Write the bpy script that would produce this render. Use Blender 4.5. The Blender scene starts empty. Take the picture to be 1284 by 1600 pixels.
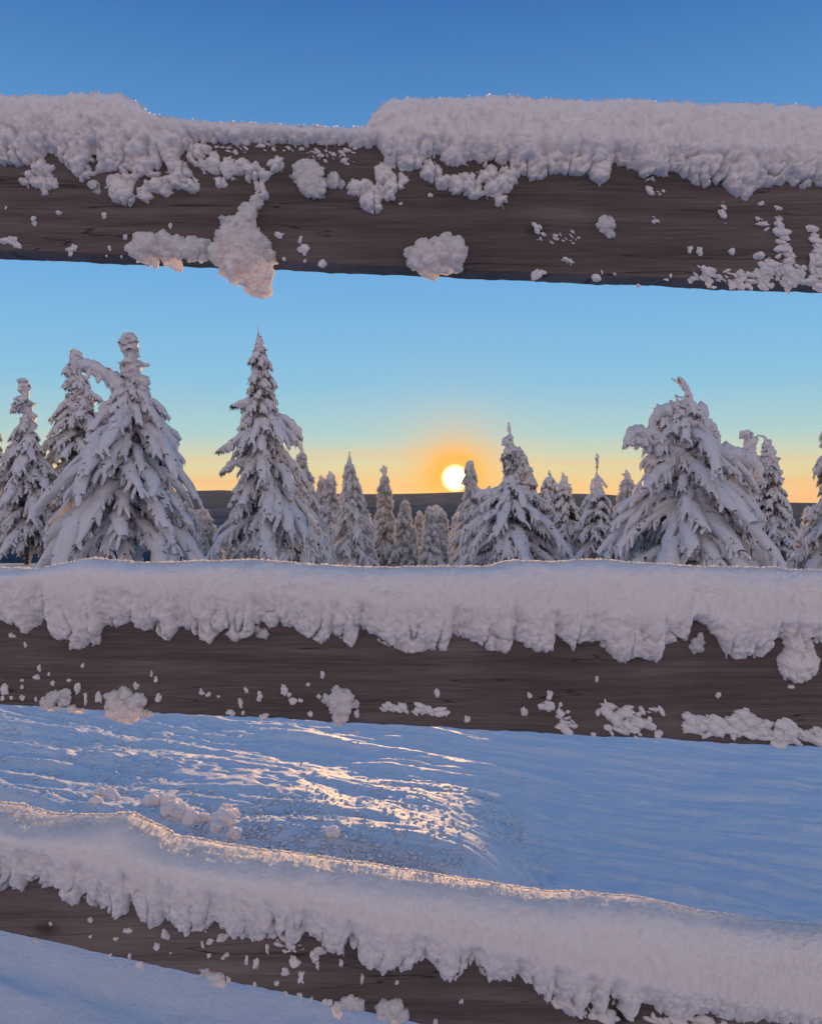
import bpy, math, random
import numpy as np
from math import radians as R_
C = bpy.context.scene
COL = C.collection
# ------------------------------------------------------------------ camera
# photo pixels: 1284 x 1600, focal length 1286 px, horizon at row 775, eye 1.5 m above the snow
F = 1286.0; CX = 642.0; HY = 775.0; EYE = 1.5
cam = bpy.data.cameras.new('camera'); camo = bpy.data.objects.new('camera', cam); COL.objects.link(camo)
camo.location = (0, 0, EYE); camo.rotation_euler = (R_(90), 0, 0)
cam.sensor_fit = 'VERTICAL'; cam.sensor_height = 24.0; cam.lens = 24.0*F/1600.0
cam.shift_y = -(800-HY)/1600.0
cam.clip_start = 0.05; cam.clip_end = 20000
C.camera = camo
# ------------------------------------------------------------------ light
SUN_PX = (711, 747)
sun_az = math.atan2(SUN_PX[0]-CX, F)                 # to the right of +Y
sun_el = math.atan2(HY-SUN_PX[1], F)                 # about 1.25 degrees
lamp_el = R_(2.9)
W = bpy.data.worlds.new('World'); C.world = W; W.use_nodes = True
nt = W.node_tree; nt.nodes.clear()
def N(t, **k):
    n = nt.nodes.new(t)
    for a, b in k.items(): setattr(n, a, b)
    return n
L = nt.links.new
out = N('ShaderNodeOutputWorld'); bg = N('ShaderNodeBackground')
sky = N('ShaderNodeTexSky', sky_type='NISHITA', sun_disc=False)
sky.sun_elevation = R_(3.0); sky.sun_rotation = sun_az
sky.altitude = 800; sky.air_density = 1.0; sky.dust_density = 0.6; sky.ozone_density = 2.5
bg.inputs['Strength'].default_value = 1.0
tc = N('ShaderNodeTexCoord')
dot = N('ShaderNodeVectorMath', operation='DOT_PRODUCT')
sd = (math.sin(sun_az)*math.cos(sun_el), math.cos(sun_az)*math.cos(sun_el), math.sin(sun_el))
dot.inputs[1].default_value = sd
L(tc.outputs['Generated'], dot.inputs[0])
ac = N('ShaderNodeMath', operation='ARCCOSINE'); L(dot.outputs['Value'], ac.inputs[0])
def ramp_exp(width, amp):
    # amp * exp(-angle/width)
    m = N('ShaderNodeMath', operation='MULTIPLY'); L(ac.outputs[0], m.inputs[0]); m.inputs[1].default_value = -1.0/R_(width)
    e = N('ShaderNodeMath', operation='EXPONENT'); L(m.outputs[0], e.inputs[0])
    a = N('ShaderNodeMath', operation='MULTIPLY'); L(e.outputs[0], a.inputs[0]); a.inputs[1].default_value = amp
    return a
def scaled(colr, fac):
    v = N('ShaderNodeVectorMath', operation='SCALE'); v.inputs[0].default_value = colr; L(fac.outputs[0], v.inputs['Scale']); return v
def addv(a, b):
    v = N('ShaderNodeVectorMath', operation='ADD'); L(a, v.inputs[0]); L(b, v.inputs[1]); return v.outputs[0]
disc = N('ShaderNodeMapRange', interpolation_type='SMOOTHSTEP'); L(ac.outputs[0], disc.inputs['Value'])
disc.inputs['From Min'].default_value = R_(1.05); disc.inputs['From Max'].default_value = R_(0.25)
disc.inputs['To Min'].default_value = 0; disc.inputs['To Max'].default_value = 9
tot = scaled((1.0, .72, .30), disc).outputs[0]
tot = addv(tot, scaled((1.0, .50, .16), ramp_exp(2.4, 0.14)).outputs[0])
# clear winter evening sky: gradient by true elevation, sunward side and the pinkish side opposite the sun
sep = N('ShaderNodeSeparateXYZ'); L(tc.outputs['Generated'], sep.inputs[0])
def ramp(stops):
    cr = N('ShaderNodeValToRGB'); L(sep.outputs['Z'], cr.inputs['Fac']); els = cr.color_ramp.elements
    els[0].position = stops[0][0]; els[0].color = stops[0][1]+(1,); els[1].position = stops[-1][0]; els[1].color = stops[-1][1]+(1,)
    for p, c in stops[1:-1]:
        e = els.new(p); e.color = c+(1,)
    return cr
front = ramp([(0.0, (.90, .50, .19)), (.012, (.88, .58, .25)), (.035, (.74, .67, .39)), (.074, (.43, .63, .62)), (.135, (.265, .54, .74)), (.245, (.175, .43, .75)), (.515, (.050, .17, .46)), (1.0, (.05, .18, .46))])
back = ramp([(0.0, (.72, .48, .41)), (.06, (1.04, .66, .54)), (.16, (1.34, .88, .70)), (.30, (1.12, .83, .72)), (.50, (.40, .50, .62)), (1.0, (.055, .18, .46))])
dz = N('ShaderNodeMapRange', interpolation_type='SMOOTHSTEP'); L(dot.outputs['Value'], dz.inputs['Value'])
dz.inputs['From Min'].default_value = .45; dz.inputs['From Max'].default_value = -.45
mxs = N('ShaderNodeMix', data_type='RGBA'); L(dz.outputs[0], mxs.inputs['Factor']); L(front.outputs[0], mxs.inputs['A']); L(back.outputs[0], mxs.inputs['B'])
# thin high streaks low over the horizon
mpz = N('ShaderNodeMapping'); mpz.inputs['Scale'].default_value = (2.2, 2.2, 75); L(tc.outputs['Generated'], mpz.inputs[0])
nz = N('ShaderNodeTexNoise'); nz.inputs['Scale'].default_value = 1.6; nz.inputs['Detail'].default_value = 4; L(mpz.outputs[0], nz.inputs['Vector'])
cz = N('ShaderNodeMapRange', interpolation_type='SMOOTHSTEP'); L(nz.outputs['Fac'], cz.inputs['Value']); cz.inputs['From Min'].default_value = .47; cz.inputs['From Max'].default_value = .60
lz = N('ShaderNodeMapRange', interpolation_type='SMOOTHSTEP'); L(sep.outputs['Z'], lz.inputs['Value']); lz.inputs['From Min'].default_value = .075; lz.inputs['From Max'].default_value = .02; lz.inputs['To Max'].default_value = .42
mz = N('ShaderNodeMath', operation='MULTIPLY'); L(cz.outputs[0], mz.inputs[0]); L(lz.outputs[0], mz.inputs[1])
mcl = N('ShaderNodeMix', data_type='RGBA'); L(mz.outputs[0], mcl.inputs['Factor']); L(mxs.outputs['Result'], mcl.inputs['A']); mcl.inputs['B'].default_value = (.95, .50, .25, 1)
nsc = N('ShaderNodeVectorMath', operation='SCALE'); L(sky.outputs[0], nsc.inputs[0]); nsc.inputs['Scale'].default_value = .0005
hl = ramp_exp(1.5, 2.6); hc = N('ShaderNodeMath', operation='MINIMUM'); L(hl.outputs[0], hc.inputs[0]); hc.inputs[1].default_value = .93
mh = N('ShaderNodeMix', data_type='RGBA'); L(hc.outputs[0], mh.inputs['Factor']); L(mcl.outputs['Result'], mh.inputs['A']); mh.inputs['B'].default_value = (1.0, .46, .07, 1)
tot = addv(tot, mh.outputs['Result']); tot = addv(tot, nsc.outputs[0])
L(tot, bg.inputs['Color']); L(bg.outputs[0], out.inputs['Surface'])
sl = bpy.data.lights.new('sun', 'SUN'); so = bpy.data.objects.new('sun', sl); COL.objects.link(so)
sl.energy = 5.0; sl.angle = R_(0.6); sl.color = (1.0, .54, .18)
so.rotation_euler = (R_(90)-lamp_el, 0, math.pi-sun_az)   # light travels from the sun towards the camera
so.location = (3, 30, 8)
vs = C.view_settings; vs.view_transform = 'Standard'; vs.look = 'None'; vs.gamma = 1; vs.exposure = 0.0; vs.use_curve_mapping = False
# ------------------------------------------------------------------ noise in numpy
def _h(ix, iy, iz, s):
    n = (ix.astype(np.int64)*73856093) ^ (iy.astype(np.int64)*19349663) ^ (iz.astype(np.int64)*83492791) ^ (s*2654435761)
    n = (n ^ (n >> 13)) * 1274126177 & 0x7fffffff
    n = (n ^ (n >> 15)) * 668265263 & 0x7fffffff
    n = n ^ (n >> 12)
    return (n & 0xffffff)/float(0x1000000)
def vnoise(p, s=0):
    i = np.floor(p).astype(np.int64); f = p-i; f = f*f*f*(f*(f*6-15)+10)
    r = 0
    for a in (0, 1):
        wa = f[..., 0] if a else 1-f[..., 0]
        for b in (0, 1):
            wb = f[..., 1] if b else 1-f[..., 1]
            for c in (0, 1):
                wc = f[..., 2] if c else 1-f[..., 2]
                r = r+wa*wb*wc*_h(i[..., 0]+a, i[..., 1]+b, i[..., 2]+c, s)
    return r*2-1
def fbm(p, o=4, s=0, g=.5):
    r = 0; a = 1; t = 0
    for k in range(o):
        r = r+a*vnoise(p*(2.03**k), s+k); t += a; a *= g
    return r/t
def worley(p, s=0):
    i = np.floor(p).astype(np.int64); f = p-i; best = np.full(p.shape[:-1], 9.)
    for a in (-1, 0, 1):
        for b in (-1, 0, 1):
            for c in (-1, 0, 1):
                ix, iy, iz = i[..., 0]+a, i[..., 1]+b, i[..., 2]+c
                dx = a+_h(ix, iy, iz, s)-f[..., 0]; dy = b+_h(ix, iy, iz, s+7)-f[..., 1]; dz = c+_h(ix, iy, iz, s+13)-f[..., 2]
                best = np.minimum(best, dx*dx+dy*dy+dz*dz)
    return np.sqrt(best)
def dome(p, s=0): return 1-np.clip(worley(p, s)/.9, 0, 1)**2
def cauli(p, s=0, o=3):
    r = 0; a = 1; t = 0
    for k in range(o):
        r = r+a*dome(p*(2.1**k), s+20*k); t += a; a *= .5
    return r/t
def P3(x, y, z): return np.stack(np.broadcast_arrays(x, y, z), -1).astype(float)
# ------------------------------------------------------------------ mesh helpers
def newmesh(name, V, Fc, mat, parent=None, smooth=True, mi=None):
    V = np.asarray(V, dtype=np.float32).reshape(-1, 3)
    me = bpy.data.meshes.new(name)
    fl = []
    groups = Fc if isinstance(Fc, list) else [Fc]
    groups = [np.asarray(g, dtype=np.int32) for g in groups if len(g)]
    nl = sum(g.size for g in groups); nf = sum(len(g) for g in groups)
    me.vertices.add(len(V)); me.vertices.foreach_set('co', V.ravel())
    me.loops.add(nl); me.polygons.add(nf)
    me.loops.foreach_set('vertex_index', np.concatenate([g.ravel() for g in groups]))
    tot_ = np.concatenate([np.full(len(g), g.shape[1], np.int32) for g in groups])
    st = np.concatenate([[0], np.cumsum(tot_)[:-1]]).astype(np.int32)
    me.polygons.foreach_set('loop_start', st); me.polygons.foreach_set('loop_total', tot_)
    me.polygons.foreach_set('use_smooth', np.full(nf, smooth))
    for m in (mat if isinstance(mat, (list, tuple)) else [mat]): me.materials.append(m)
    if mi is not None: me.polygons.foreach_set('material_index', np.asarray(mi, np.int32))
    me.update(calc_edges=True); me.validate()
    o = bpy.data.objects.new(name, me); COL.objects.link(o)
    if parent: o.parent = parent
    return o
def tag(o, label=None, cat=None, group=None, kind=None):
    if label: o['label'] = label
    if cat: o['category'] = cat
    if group: o['group'] = group
    if kind: o['kind'] = kind
    return o
def empty(name, loc):
    o = bpy.data.objects.new(name, None); COL.objects.link(o); o.location = loc; o.empty_display_size = .2
    return o
def gridfaces(nu, nv, off=0):
    a = np.arange(nu*nv).reshape(nu, nv)+off
    return np.stack([a[:-1, :-1], a[1:, :-1], a[1:, 1:], a[:-1, 1:]], -1).reshape(-1, 4)
class MB:
    def __init__(s): s.V = []; s.Q = []; s.T = []; s.n = 0; s.qm = []; s.tm = []
    def add(s, V, Q=None, T=None, m=0):
        V = np.asarray(V).reshape(-1, 3)
        if Q is not None and len(Q): s.Q.append(np.asarray(Q)+s.n); s.qm.append(np.full(len(Q), m))
        if T is not None and len(T): s.T.append(np.asarray(T)+s.n); s.tm.append(np.full(len(T), m))
        s.V.append(V); s.n += len(V)
    def build(s, name, mat, parent=None, smooth=True):
        g = []; mi = []
        if s.Q: g.append(np.concatenate(s.Q)); mi.append(np.concatenate(s.qm))
        if s.T: g.append(np.concatenate(s.T)); mi.append(np.concatenate(s.tm))
        return newmesh(name, np.concatenate(s.V), g, mat, parent, smooth, np.concatenate(mi))
_ico = {}
def ico(n):
    if n in _ico: return _ico[n]
    import bmesh
    bm = bmesh.new(); bmesh.ops.create_icosphere(bm, subdivisions=n, radius=1)
    V = np.array([v.co[:] for v in bm.verts]); T = np.array([[v.index for v in f.verts] for f in bm.faces]); bm.free()
    _ico[n] = (V, T); return _ico[n]
def tubes(paths, rs, rv, S=6, lump=0.0, ls=20., seed=0, closed_tip=True):
    """batch of tubes. paths (B,K,3), rs (B,K) side radius, rv (B,K) vertical radius"""
    B, K, _ = paths.shape
    tan = np.gradient(paths, axis=1); tan /= np.linalg.norm(tan, axis=2, keepdims=True)+1e-9
    up = np.zeros_like(tan); up[..., 2] = 1
    vert = (np.abs(tan[..., 2]).mean(1) > .72)[:, None, None]
    yax = np.zeros_like(tan); yax[..., 1] = 1
    side = np.cross(tan, np.where(vert, yax, up)); side /= np.linalg.norm(side, axis=2, keepdims=True)+1e-9
    nrm = np.cross(side, tan)
    a = np.arange(S)/S*2*np.pi
    ca, sa = np.cos(a)[None, None, :, None], np.sin(a)[None, None, :, None]
    V = paths[:, :, None, :] + side[:, :, None, :]*ca*rs[:, :, None, None] + nrm[:, :, None, :]*sa*rv[:, :, None, None]
    if lump:
        d = V-paths[:, :, None, :]
        V = paths[:, :, None, :]+d*(1+lump*fbm(V*ls, 3, seed))[..., None]
    base = np.arange(B*K*S).reshape(B, K, S)
    n = np.roll(base, -1, axis=2)
    Q = np.stack([base[:, :-1], n[:, :-1], n[:, 1:], base[:, 1:]], -1).reshape(-1, 4)
    return V.reshape(-1, 3), Q
# ------------------------------------------------------------------ materials
def mat(name):
    m = bpy.data.materials.new(name); m.use_nodes = True; t = m.node_tree; t.nodes.clear()
    o = t.nodes.new('ShaderNodeOutputMaterial'); return m, t, o
def setp(n, **k):
    for a, b in k.items(): n.inputs[a.replace('_', ' ')].default_value = b
def noise_node(t, scale, detail=4, rough=.6, coord=None, vec=None):
    n = t.nodes.new('ShaderNodeTexNoise'); n.inputs['Scale'].default_value = scale; n.inputs['Detail'].default_value = detail; n.inputs['Roughness'].default_value = rough
    if vec is not None: t.links.new(vec, n.inputs['Vector'])
    return n
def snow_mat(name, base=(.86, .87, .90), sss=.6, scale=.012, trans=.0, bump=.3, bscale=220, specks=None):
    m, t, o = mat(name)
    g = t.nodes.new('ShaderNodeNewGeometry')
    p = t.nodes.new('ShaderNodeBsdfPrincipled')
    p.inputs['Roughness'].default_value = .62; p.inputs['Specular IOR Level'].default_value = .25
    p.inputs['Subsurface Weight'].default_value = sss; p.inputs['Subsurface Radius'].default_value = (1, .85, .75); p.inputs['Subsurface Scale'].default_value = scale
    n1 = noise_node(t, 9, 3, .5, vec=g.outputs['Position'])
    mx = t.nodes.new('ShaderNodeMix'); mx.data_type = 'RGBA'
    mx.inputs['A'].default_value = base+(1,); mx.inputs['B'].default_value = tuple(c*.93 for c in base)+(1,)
    t.links.new(n1.outputs['Fac'], mx.inputs['Factor'])
    colr = mx.outputs['Result']
    if specks:
        n2 = noise_node(t, specks[0], 3, .6, vec=g.outputs['Position'])
        r = t.nodes.new('ShaderNodeMapRange'); r.interpolation_type = 'SMOOTHSTEP'
        r.inputs['From Min'].default_value = specks[1]; r.inputs['From Max'].default_value = specks[1]+.05
        t.links.new(n2.outputs['Fac'], r.inputs['Value'])
        m2 = t.nodes.new('ShaderNodeMix'); m2.data_type = 'RGBA'; t.links.new(r.outputs[0], m2.inputs['Factor'])
        t.links.new(colr, m2.inputs['A']); m2.inputs['B'].default_value = (.10, .085, .065, 1); colr = m2.outputs['Result']
    t.links.new(colr, p.inputs['Base Color'])
    nb = noise_node(t, bscale, 6, .7, vec=g.outputs['Position'])
    b = t.nodes.new('ShaderNodeBump'); b.inputs['Strength'].default_value = bump; b.inputs['Distance'].default_value = 1.2/bscale
    t.links.new(nb.outputs['Fac'], b.inputs['Height']); t.links.new(b.outputs[0], p.inputs['Normal'])
    sh = p.outputs[0]
    if trans:
        tr = t.nodes.new('ShaderNodeBsdfTranslucent'); tr.inputs['Color'].default_value = (.92, .86, .80, 1)
        ms = t.nodes.new('ShaderNodeMixShader'); ms.inputs[0].default_value = trans
        t.links.new(sh, ms.inputs[1]); t.links.new(tr.outputs[0], ms.inputs[2]); sh = ms.outputs[0]
    t.links.new(sh, o.inputs['Surface'])
    return m
M_RAIL = snow_mat('packed_snow', base=(.90, .86, .86), sss=.85, scale=.014, trans=.08, bump=.55, bscale=260)
M_CLOD = snow_mat('loose_snow', base=(.92, .88, .88), sss=1.0, scale=.017, trans=.26, bump=.5, bscale=300)
M_GRAIN = snow_mat('ice_grains', base=(.93, .91, .90), sss=0, trans=.5, bump=.2, bscale=300)
M_FLAKE = snow_mat('snow_flakes', base=(.93, .90, .90), sss=.35, scale=.003, trans=.22, bump=.4, bscale=300)
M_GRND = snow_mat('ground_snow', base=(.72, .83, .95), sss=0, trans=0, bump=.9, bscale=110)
M_TREE = snow_mat('tree_snow', base=(.88, .87, .89), sss=0, trans=.12, bump=.8, bscale=26, specks=(9, .635))
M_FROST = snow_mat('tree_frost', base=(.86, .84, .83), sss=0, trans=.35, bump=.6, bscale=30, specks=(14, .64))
def needle_mat(name='frosted_needles', c=((.050, .046, .036), (.15, .135, .115), (.48, .46, .45)), tw=.3):
    m, t, o = mat(name)
    g = t.nodes.new('ShaderNodeNewGeometry')
    n = noise_node(t, 7, 4, .7, vec=g.outputs['Position'])
    cr = t.nodes.new('ShaderNodeValToRGB'); e = cr.color_ramp.elements
    e[0].position = .38; e[0].color = c[0]+(1,); e[1].position = .66; e[1].color = c[2]+(1,)
    k = e.new(.52); k.color = c[1]+(1,)
    t.links.new(n.outputs['Fac'], cr.inputs[0])
    d = t.nodes.new('ShaderNodeBsdfDiffuse'); tr = t.nodes.new('ShaderNodeBsdfTranslucent'); ms = t.nodes.new('ShaderNodeMixShader'); ms.inputs[0].default_value = tw
    t.links.new(cr.outputs[0], d.inputs[0]); t.links.new(cr.outputs[0], tr.inputs[0])
    t.links.new(d.outputs[0], ms.inputs[1]); t.links.new(tr.outputs[0], ms.inputs[2]); t.links.new(ms.outputs[0], o.inputs[0])
    return m
M_NEED = needle_mat()
M_NEED2 = needle_mat('hazy_rime_needles', ((.33, .30, .27), (.58, .55, .52), (.85, .83, .82)), .55)  # far trees: rime, with haze and backlit glow also put into the pale colour
def bark_mat():
    m, t, o = mat('spruce_bark'); p = t.nodes.new('ShaderNodeBsdfPrincipled'); g = t.nodes.new('ShaderNodeNewGeometry')
    n = noise_node(t, 30, 5, .7, vec=g.outputs['Position']); cr = t.nodes.new('ShaderNodeValToRGB')
    cr.color_ramp.elements[0].color = (.03, .022, .017, 1); cr.color_ramp.elements[1].color = (.13, .10, .08, 1)
    t.links.new(n.outputs['Fac'], cr.inputs[0]); t.links.new(cr.outputs[0], p.inputs['Base Color']); p.inputs['Roughness'].default_value = .9
    b = t.nodes.new('ShaderNodeBump'); b.inputs['Strength'].default_value = .6; t.links.new(n.outputs['Fac'], b.inputs['Height']); t.links.new(b.outputs[0], p.inputs['Normal'])
    t.links.new(p.outputs[0], o.inputs[0]); return m
M_BARK = bark_mat()
def wood_mat():
    m, t, o = mat('weathered_board'); p = t.nodes.new('ShaderNodeBsdfPrincipled')
    tc = t.nodes.new('ShaderNodeTexCoord'); ln = t.links.new
    mp = t.nodes.new('ShaderNodeMapping'); mp.inputs['Scale'].default_value = (1.6, 1, 46); ln(tc.outputs['Object'], mp.inputs[0])
    # knots bend the grain
    vk = t.nodes.new('ShaderNodeTexVoronoi'); vk.inputs['Scale'].default_value = 1.0
    mk = t.nodes.new('ShaderNodeMapping'); mk.inputs['Scale'].default_value = (4.6, 1, 7.5); ln(tc.outputs['Object'], mk.inputs[0]); ln(mk.outputs[0], vk.inputs['Vector'])
    kr = t.nodes.new('ShaderNodeMapRange'); kr.interpolation_type = 'SMOOTHSTEP'; kr.inputs['From Min'].default_value = .13; kr.inputs['From Max'].default_value = .03
    ln(vk.outputs['Distance'], kr.inputs[0])
    wv = noise_node(t, 5, 2, .5, vec=tc.outputs['Object'])
    ad = t.nodes.new('ShaderNodeVectorMath'); ad.operation = 'MULTIPLY_ADD'; ln(wv.outputs['Color'], ad.inputs[0]); ad.inputs[1].default_value = (0, 0, 1.2); ln(mp.outputs[0], ad.inputs[2])
    n1 = noise_node(t, 1.0, 3, .6, vec=ad.outputs[0])
    mp2 = t.nodes.new('ShaderNodeMapping'); mp2.inputs['Scale'].default_value = (11, 1, 270); ln(tc.outputs['Object'], mp2.inputs[0])
    n2 = noise_node(t, 1.0, 5, .75, vec=mp2.outputs[0])
    sm = t.nodes.new('ShaderNodeMath'); sm.operation = 'ADD'; ln(n1.outputs['Fac'], sm.inputs[0]); ln(n2.outputs['Fac'], sm.inputs[1])
    hf = t.nodes.new('ShaderNodeMath'); hf.operation = 'MULTIPLY'; hf.inputs[1].default_value = .5; ln(sm.outputs[0], hf.inputs[0])
    cr = t.nodes.new('ShaderNodeValToRGB'); e = cr.color_ramp.elements
    e[0].position = .40; e[0].color = (.080, .060, .054, 1); e[1].position = .64; e[1].color = (.168, .136, .124, 1)
    ln(hf.outputs[0], cr.inputs[0])
    mx = t.nodes.new('ShaderNodeMix'); mx.data_type = 'RGBA'; ln(kr.outputs[0], mx.inputs['Factor']); ln(cr.outputs[0], mx.inputs['A']); mx.inputs['B'].default_value = (.018, .012, .010, 1)
    mc = t.nodes.new('ShaderNodeMapping'); mc.inputs['Scale'].default_value = (1.1, 1, 26); ln(tc.outputs['Object'], mc.inputs[0])
    nc_ = noise_node(t, 1.0, 3, .55, vec=mc.outputs[0])
    c1_ = t.nodes.new('ShaderNodeMath'); c1_.operation = 'SUBTRACT'; ln(nc_.outputs['Fac'], c1_.inputs[0]); c1_.inputs[1].default_value = .56
    c2_ = t.nodes.new('ShaderNodeMath'); c2_.operation = 'ABSOLUTE'; ln(c1_.outputs[0], c2_.inputs[0])
    c3_ = t.nodes.new('ShaderNodeMapRange'); c3_.inputs['From Min'].default_value = .006; c3_.inputs['From Max'].default_value = .0; c3_.inputs['To Max'].default_value = .85; ln(c2_.outputs[0], c3_.inputs[0])
    mxc = t.nodes.new('ShaderNodeMix'); mxc.data_type = 'RGBA'; ln(c3_.outputs[0], mxc.inputs['Factor']); ln(mx.outputs['Result'], mxc.inputs['A']); mxc.inputs['B'].default_value = (.014, .010, .009, 1); mx = mxc
    big = noise_node(t, 3.5, 2, .5, vec=tc.outputs['Object'])
    mr = t.nodes.new('ShaderNodeMapRange'); mr.inputs['From Min'].default_value = .35; mr.inputs['From Max'].default_value = .7; mr.inputs['To Min'].default_value = .8; mr.inputs['To Max'].default_value = 1.25; ln(big.outputs['Fac'], mr.inputs[0])
    vm = t.nodes.new('ShaderNodeVectorMath'); vm.operation = 'SCALE'; ln(mx.outputs['Result'], vm.inputs[0]); ln(mr.outputs[0], vm.inputs['Scale'])
    ln(vm.outputs[0], p.inputs['Base Color']); p.inputs['Roughness'].default_value = .78; p.inputs['Specular IOR Level'].default_value = .3
    b = t.nodes.new('ShaderNodeBump'); b.inputs['Strength'].default_value = .7; b.inputs['Distance'].default_value = .0015; ln(hf.outputs[0], b.inputs['Height']); ln(b.outputs[0], p.inputs['Normal'])
    ln(p.outputs[0], o.inputs[0]); return m
M_WOOD = wood_mat()
gt = M_GRND.node_tree; gb = [n for n in gt.nodes if n.type == 'BUMP'][0]; gp = [n for n in gt.nodes if n.type == 'NEW_GEOMETRY'][0]
gm = gt.nodes.new('ShaderNodeMapping'); gm.inputs['Scale'].default_value = (3.2, 8, 2); gm.inputs['Rotation'].default_value = (0, 0, .13); gt.links.new(gp.outputs['Position'], gm.inputs[0])
gn = noise_node(gt, 1.6, 7, .68, vec=gm.outputs[0]); gb2 = gt.nodes.new('ShaderNodeBump'); gb2.inputs['Strength'].default_value = .8; gb2.inputs['Distance'].default_value = .028
gt.links.new(gn.outputs['Fac'], gb2.inputs['Height']); gt.links.new(gb2.outputs[0], gb.inputs['Normal'])
def hill_mat():
    m, t, o = mat('forested_hill'); g = t.nodes.new('ShaderNodeNewGeometry'); ln = t.links.new
    n = noise_node(t, .006, 6, .65, vec=g.outputs['Position'])
    cr = t.nodes.new('ShaderNodeValToRGB'); e = cr.color_ramp.elements
    e[0].position = .46; e[0].color = (.035, .062, .090, 1); e[1].position = .80; e[1].color = (.20, .28, .37, 1)  # blue-grey of distance haze is mixed into the forest colour
    k = e.new(.62); k.color = (.065, .105, .145, 1)
    ln(n.outputs['Fac'], cr.inputs[0])
    d = t.nodes.new('ShaderNodeBsdfDiffuse'); ln(cr.outputs[0], d.inputs[0]); ln(d.outputs[0], o.inputs[0]); return m
M_HILL = hill_mat()
# ------------------------------------------------------------------ ground
def smooth(a, b, x):
    t = np.clip((x-a)/(b-a), 0, 1); return t*t*(3-2*t)
def gbase(x, y):
    z = -.03*np.exp(-((x-2)/3)**2)*0 + 0*x
    z = z - .16*np.maximum(y-15, 0)*smooth(13, 24, y)
    z = np.maximum(z, -28-.03*np.maximum(y-200, 0))
    z = z - .10*np.clip(x, -6, 6)*np.exp(-(y/16)**2) - .13*np.maximum(3.0-y, 0)*(y > -2)
    return np.maximum(z, -150)
def axis(fine0, fine1, step, far0, far1, grow=1.10):
    a = list(np.arange(fine0, fine1, step)); s = step; v = fine1
    while v < far1: a.append(v); s *= grow; v += s
    s = step; v = fine0-step; b = []
    while v > far0: b.append(v); s *= grow; v -= s
    b.append(far0); a.append(far1)
    return np.array(b[::-1]+a)
gx = axis(-3.2, 2.6, .013, -5000, 5000, 1.09); gy = axis(2.0, 6.2, .013, -60, 9000, 1.06)
X, Y = np.meshgrid(gx, gy, indexing='ij')
near = np.exp(-np.maximum(Y-6, 0)/5)*np.exp(-np.maximum(np.abs(X)-4, 0)/3)
def ell(x0, y0, rx, ry, rot=0):
    c, s = math.cos(rot), math.sin(rot); u = (X-x0)*c+(Y-y0)*s; v = -(X-x0)*s+(Y-y0)*c
    return np.clip(1.25-np.sqrt((u/rx)**2+(v/ry)**2), 0, 1)
Z = gbase(X, Y)
Z = Z+near*.05*fbm(P3(X*.9, Y*.9, 0), 3, 3)
# tracks swept along x, drifting towards the fence on the right
ca, sa = math.cos(-.13), math.sin(-.13)
U = X*ca+Y*sa; Vv = -X*sa+Y*ca
leftw = smooth(.9, -1.2, X)
tr = fbm(P3(U*.55, Vv*4.2, 0), 3, 11); tr2 = fbm(P3(U*1.6, Vv*13, 3), 3, 12)
calm = 1-.7*smooth(5.6, 4.9, Y)*smooth(-2.2, -1.2, X)
Z = Z+near*calm*(.028+.020*leftw)*tr+near*(.020+.004*leftw)*tr2+near*.018*fbm(P3(X*4.5, Y*4.5, 2), 3, 33)*(.5+.5*fbm(P3(X, Y, 7), 2, 34))
rg = 1-np.abs(fbm(P3(U*.35, Vv*1.9, 5), 3, 14))*2.4
Z = Z+near*calm*leftw*.030*np.clip(rg, 0, 1)**3
Z = Z+near*.0030*fbm(P3(X*22, Y*38, 0), 3, 15)
Z = Z+near*.008*cauli(P3(X*15, Y*15, 0), 16, 3)*(0.25+leftw)
Z = Z+near*.009*fbm(P3(X*9, Y*12, 5), 4, 35)*(.6+.6*fbm(P3(X*.8, Y*.8, 9), 2, 36))
for a0, b0, am, wd, xs0 in ((4.28, -.44, .020, .030, -.2), (4.75, -.30, .014, .05, -1.2), (3.72, -.36, .016, .025, .5), (5.3, -.22, .02, .06, -.5), (3.95, -.52, -.018, .03, .7)):
    Z = Z+am*np.exp(-((Y-(a0+b0*X+.05*fbm(P3(X*1.3, a0, 0), 2, 37)))/wd)**2)*smooth(xs0, xs0+.6, X)*near
patch = np.maximum(ell(-.05, 3.72, .75, .62), np.maximum(ell(-1.9, 4.9, 1.5, .75), ell(.15, 3.3, .7, .2)))
patch = np.maximum(patch, ell(-1.35, 3.95, .95, .25))
patch = smooth(.05, .6, patch*(.75+.6*fbm(P3(X*3, Y*3, 0), 3, 17)))
Z = Z+patch*(.015*cauli(P3(X*9, Y*9, 0), 18, 3)+.010*cauli(P3(X*24, Y*24, 1), 19, 2)-.010)
Z = Z+.085*ell(-1.55, 3.85, 1.1, .30)*(.7+.5*cauli(P3(X*7, Y*7, 2), 21, 3))
wob = .18*fbm(P3(X*1.7, Y*1.7, 4), 2, 51)
Z = Z-.032*np.clip(Y-4.0, -1.2, 2.6)*smooth(-.6, -1.6, X)*smooth(9, 6.5, Y)
Z = Z+.25*smooth(4.5, 2.95, Y+wob+.25*np.maximum(-X-.9, 0))*smooth(2.2, 2.8, Y)*smooth(.62, .05, X+wob)*smooth(-3.2, -2.2, X)
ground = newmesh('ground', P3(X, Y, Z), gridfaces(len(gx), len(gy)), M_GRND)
tag(ground, kind='structure')
def gz(x, y):
    i = int(np.clip(np.searchsorted(gx, x), 1, len(gx)-1)); j = int(np.clip(np.searchsorted(gy, y), 1, len(gy)-1)); return float(Z[i, j])
def gpx(px, py, h=0.):
    z = h
    for _ in range(6):
        y = F*(EYE-z)/(py-HY); x = (px-CX)/F*y; z = .5*z+.5*gz(x, y)
    return x, y
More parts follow.
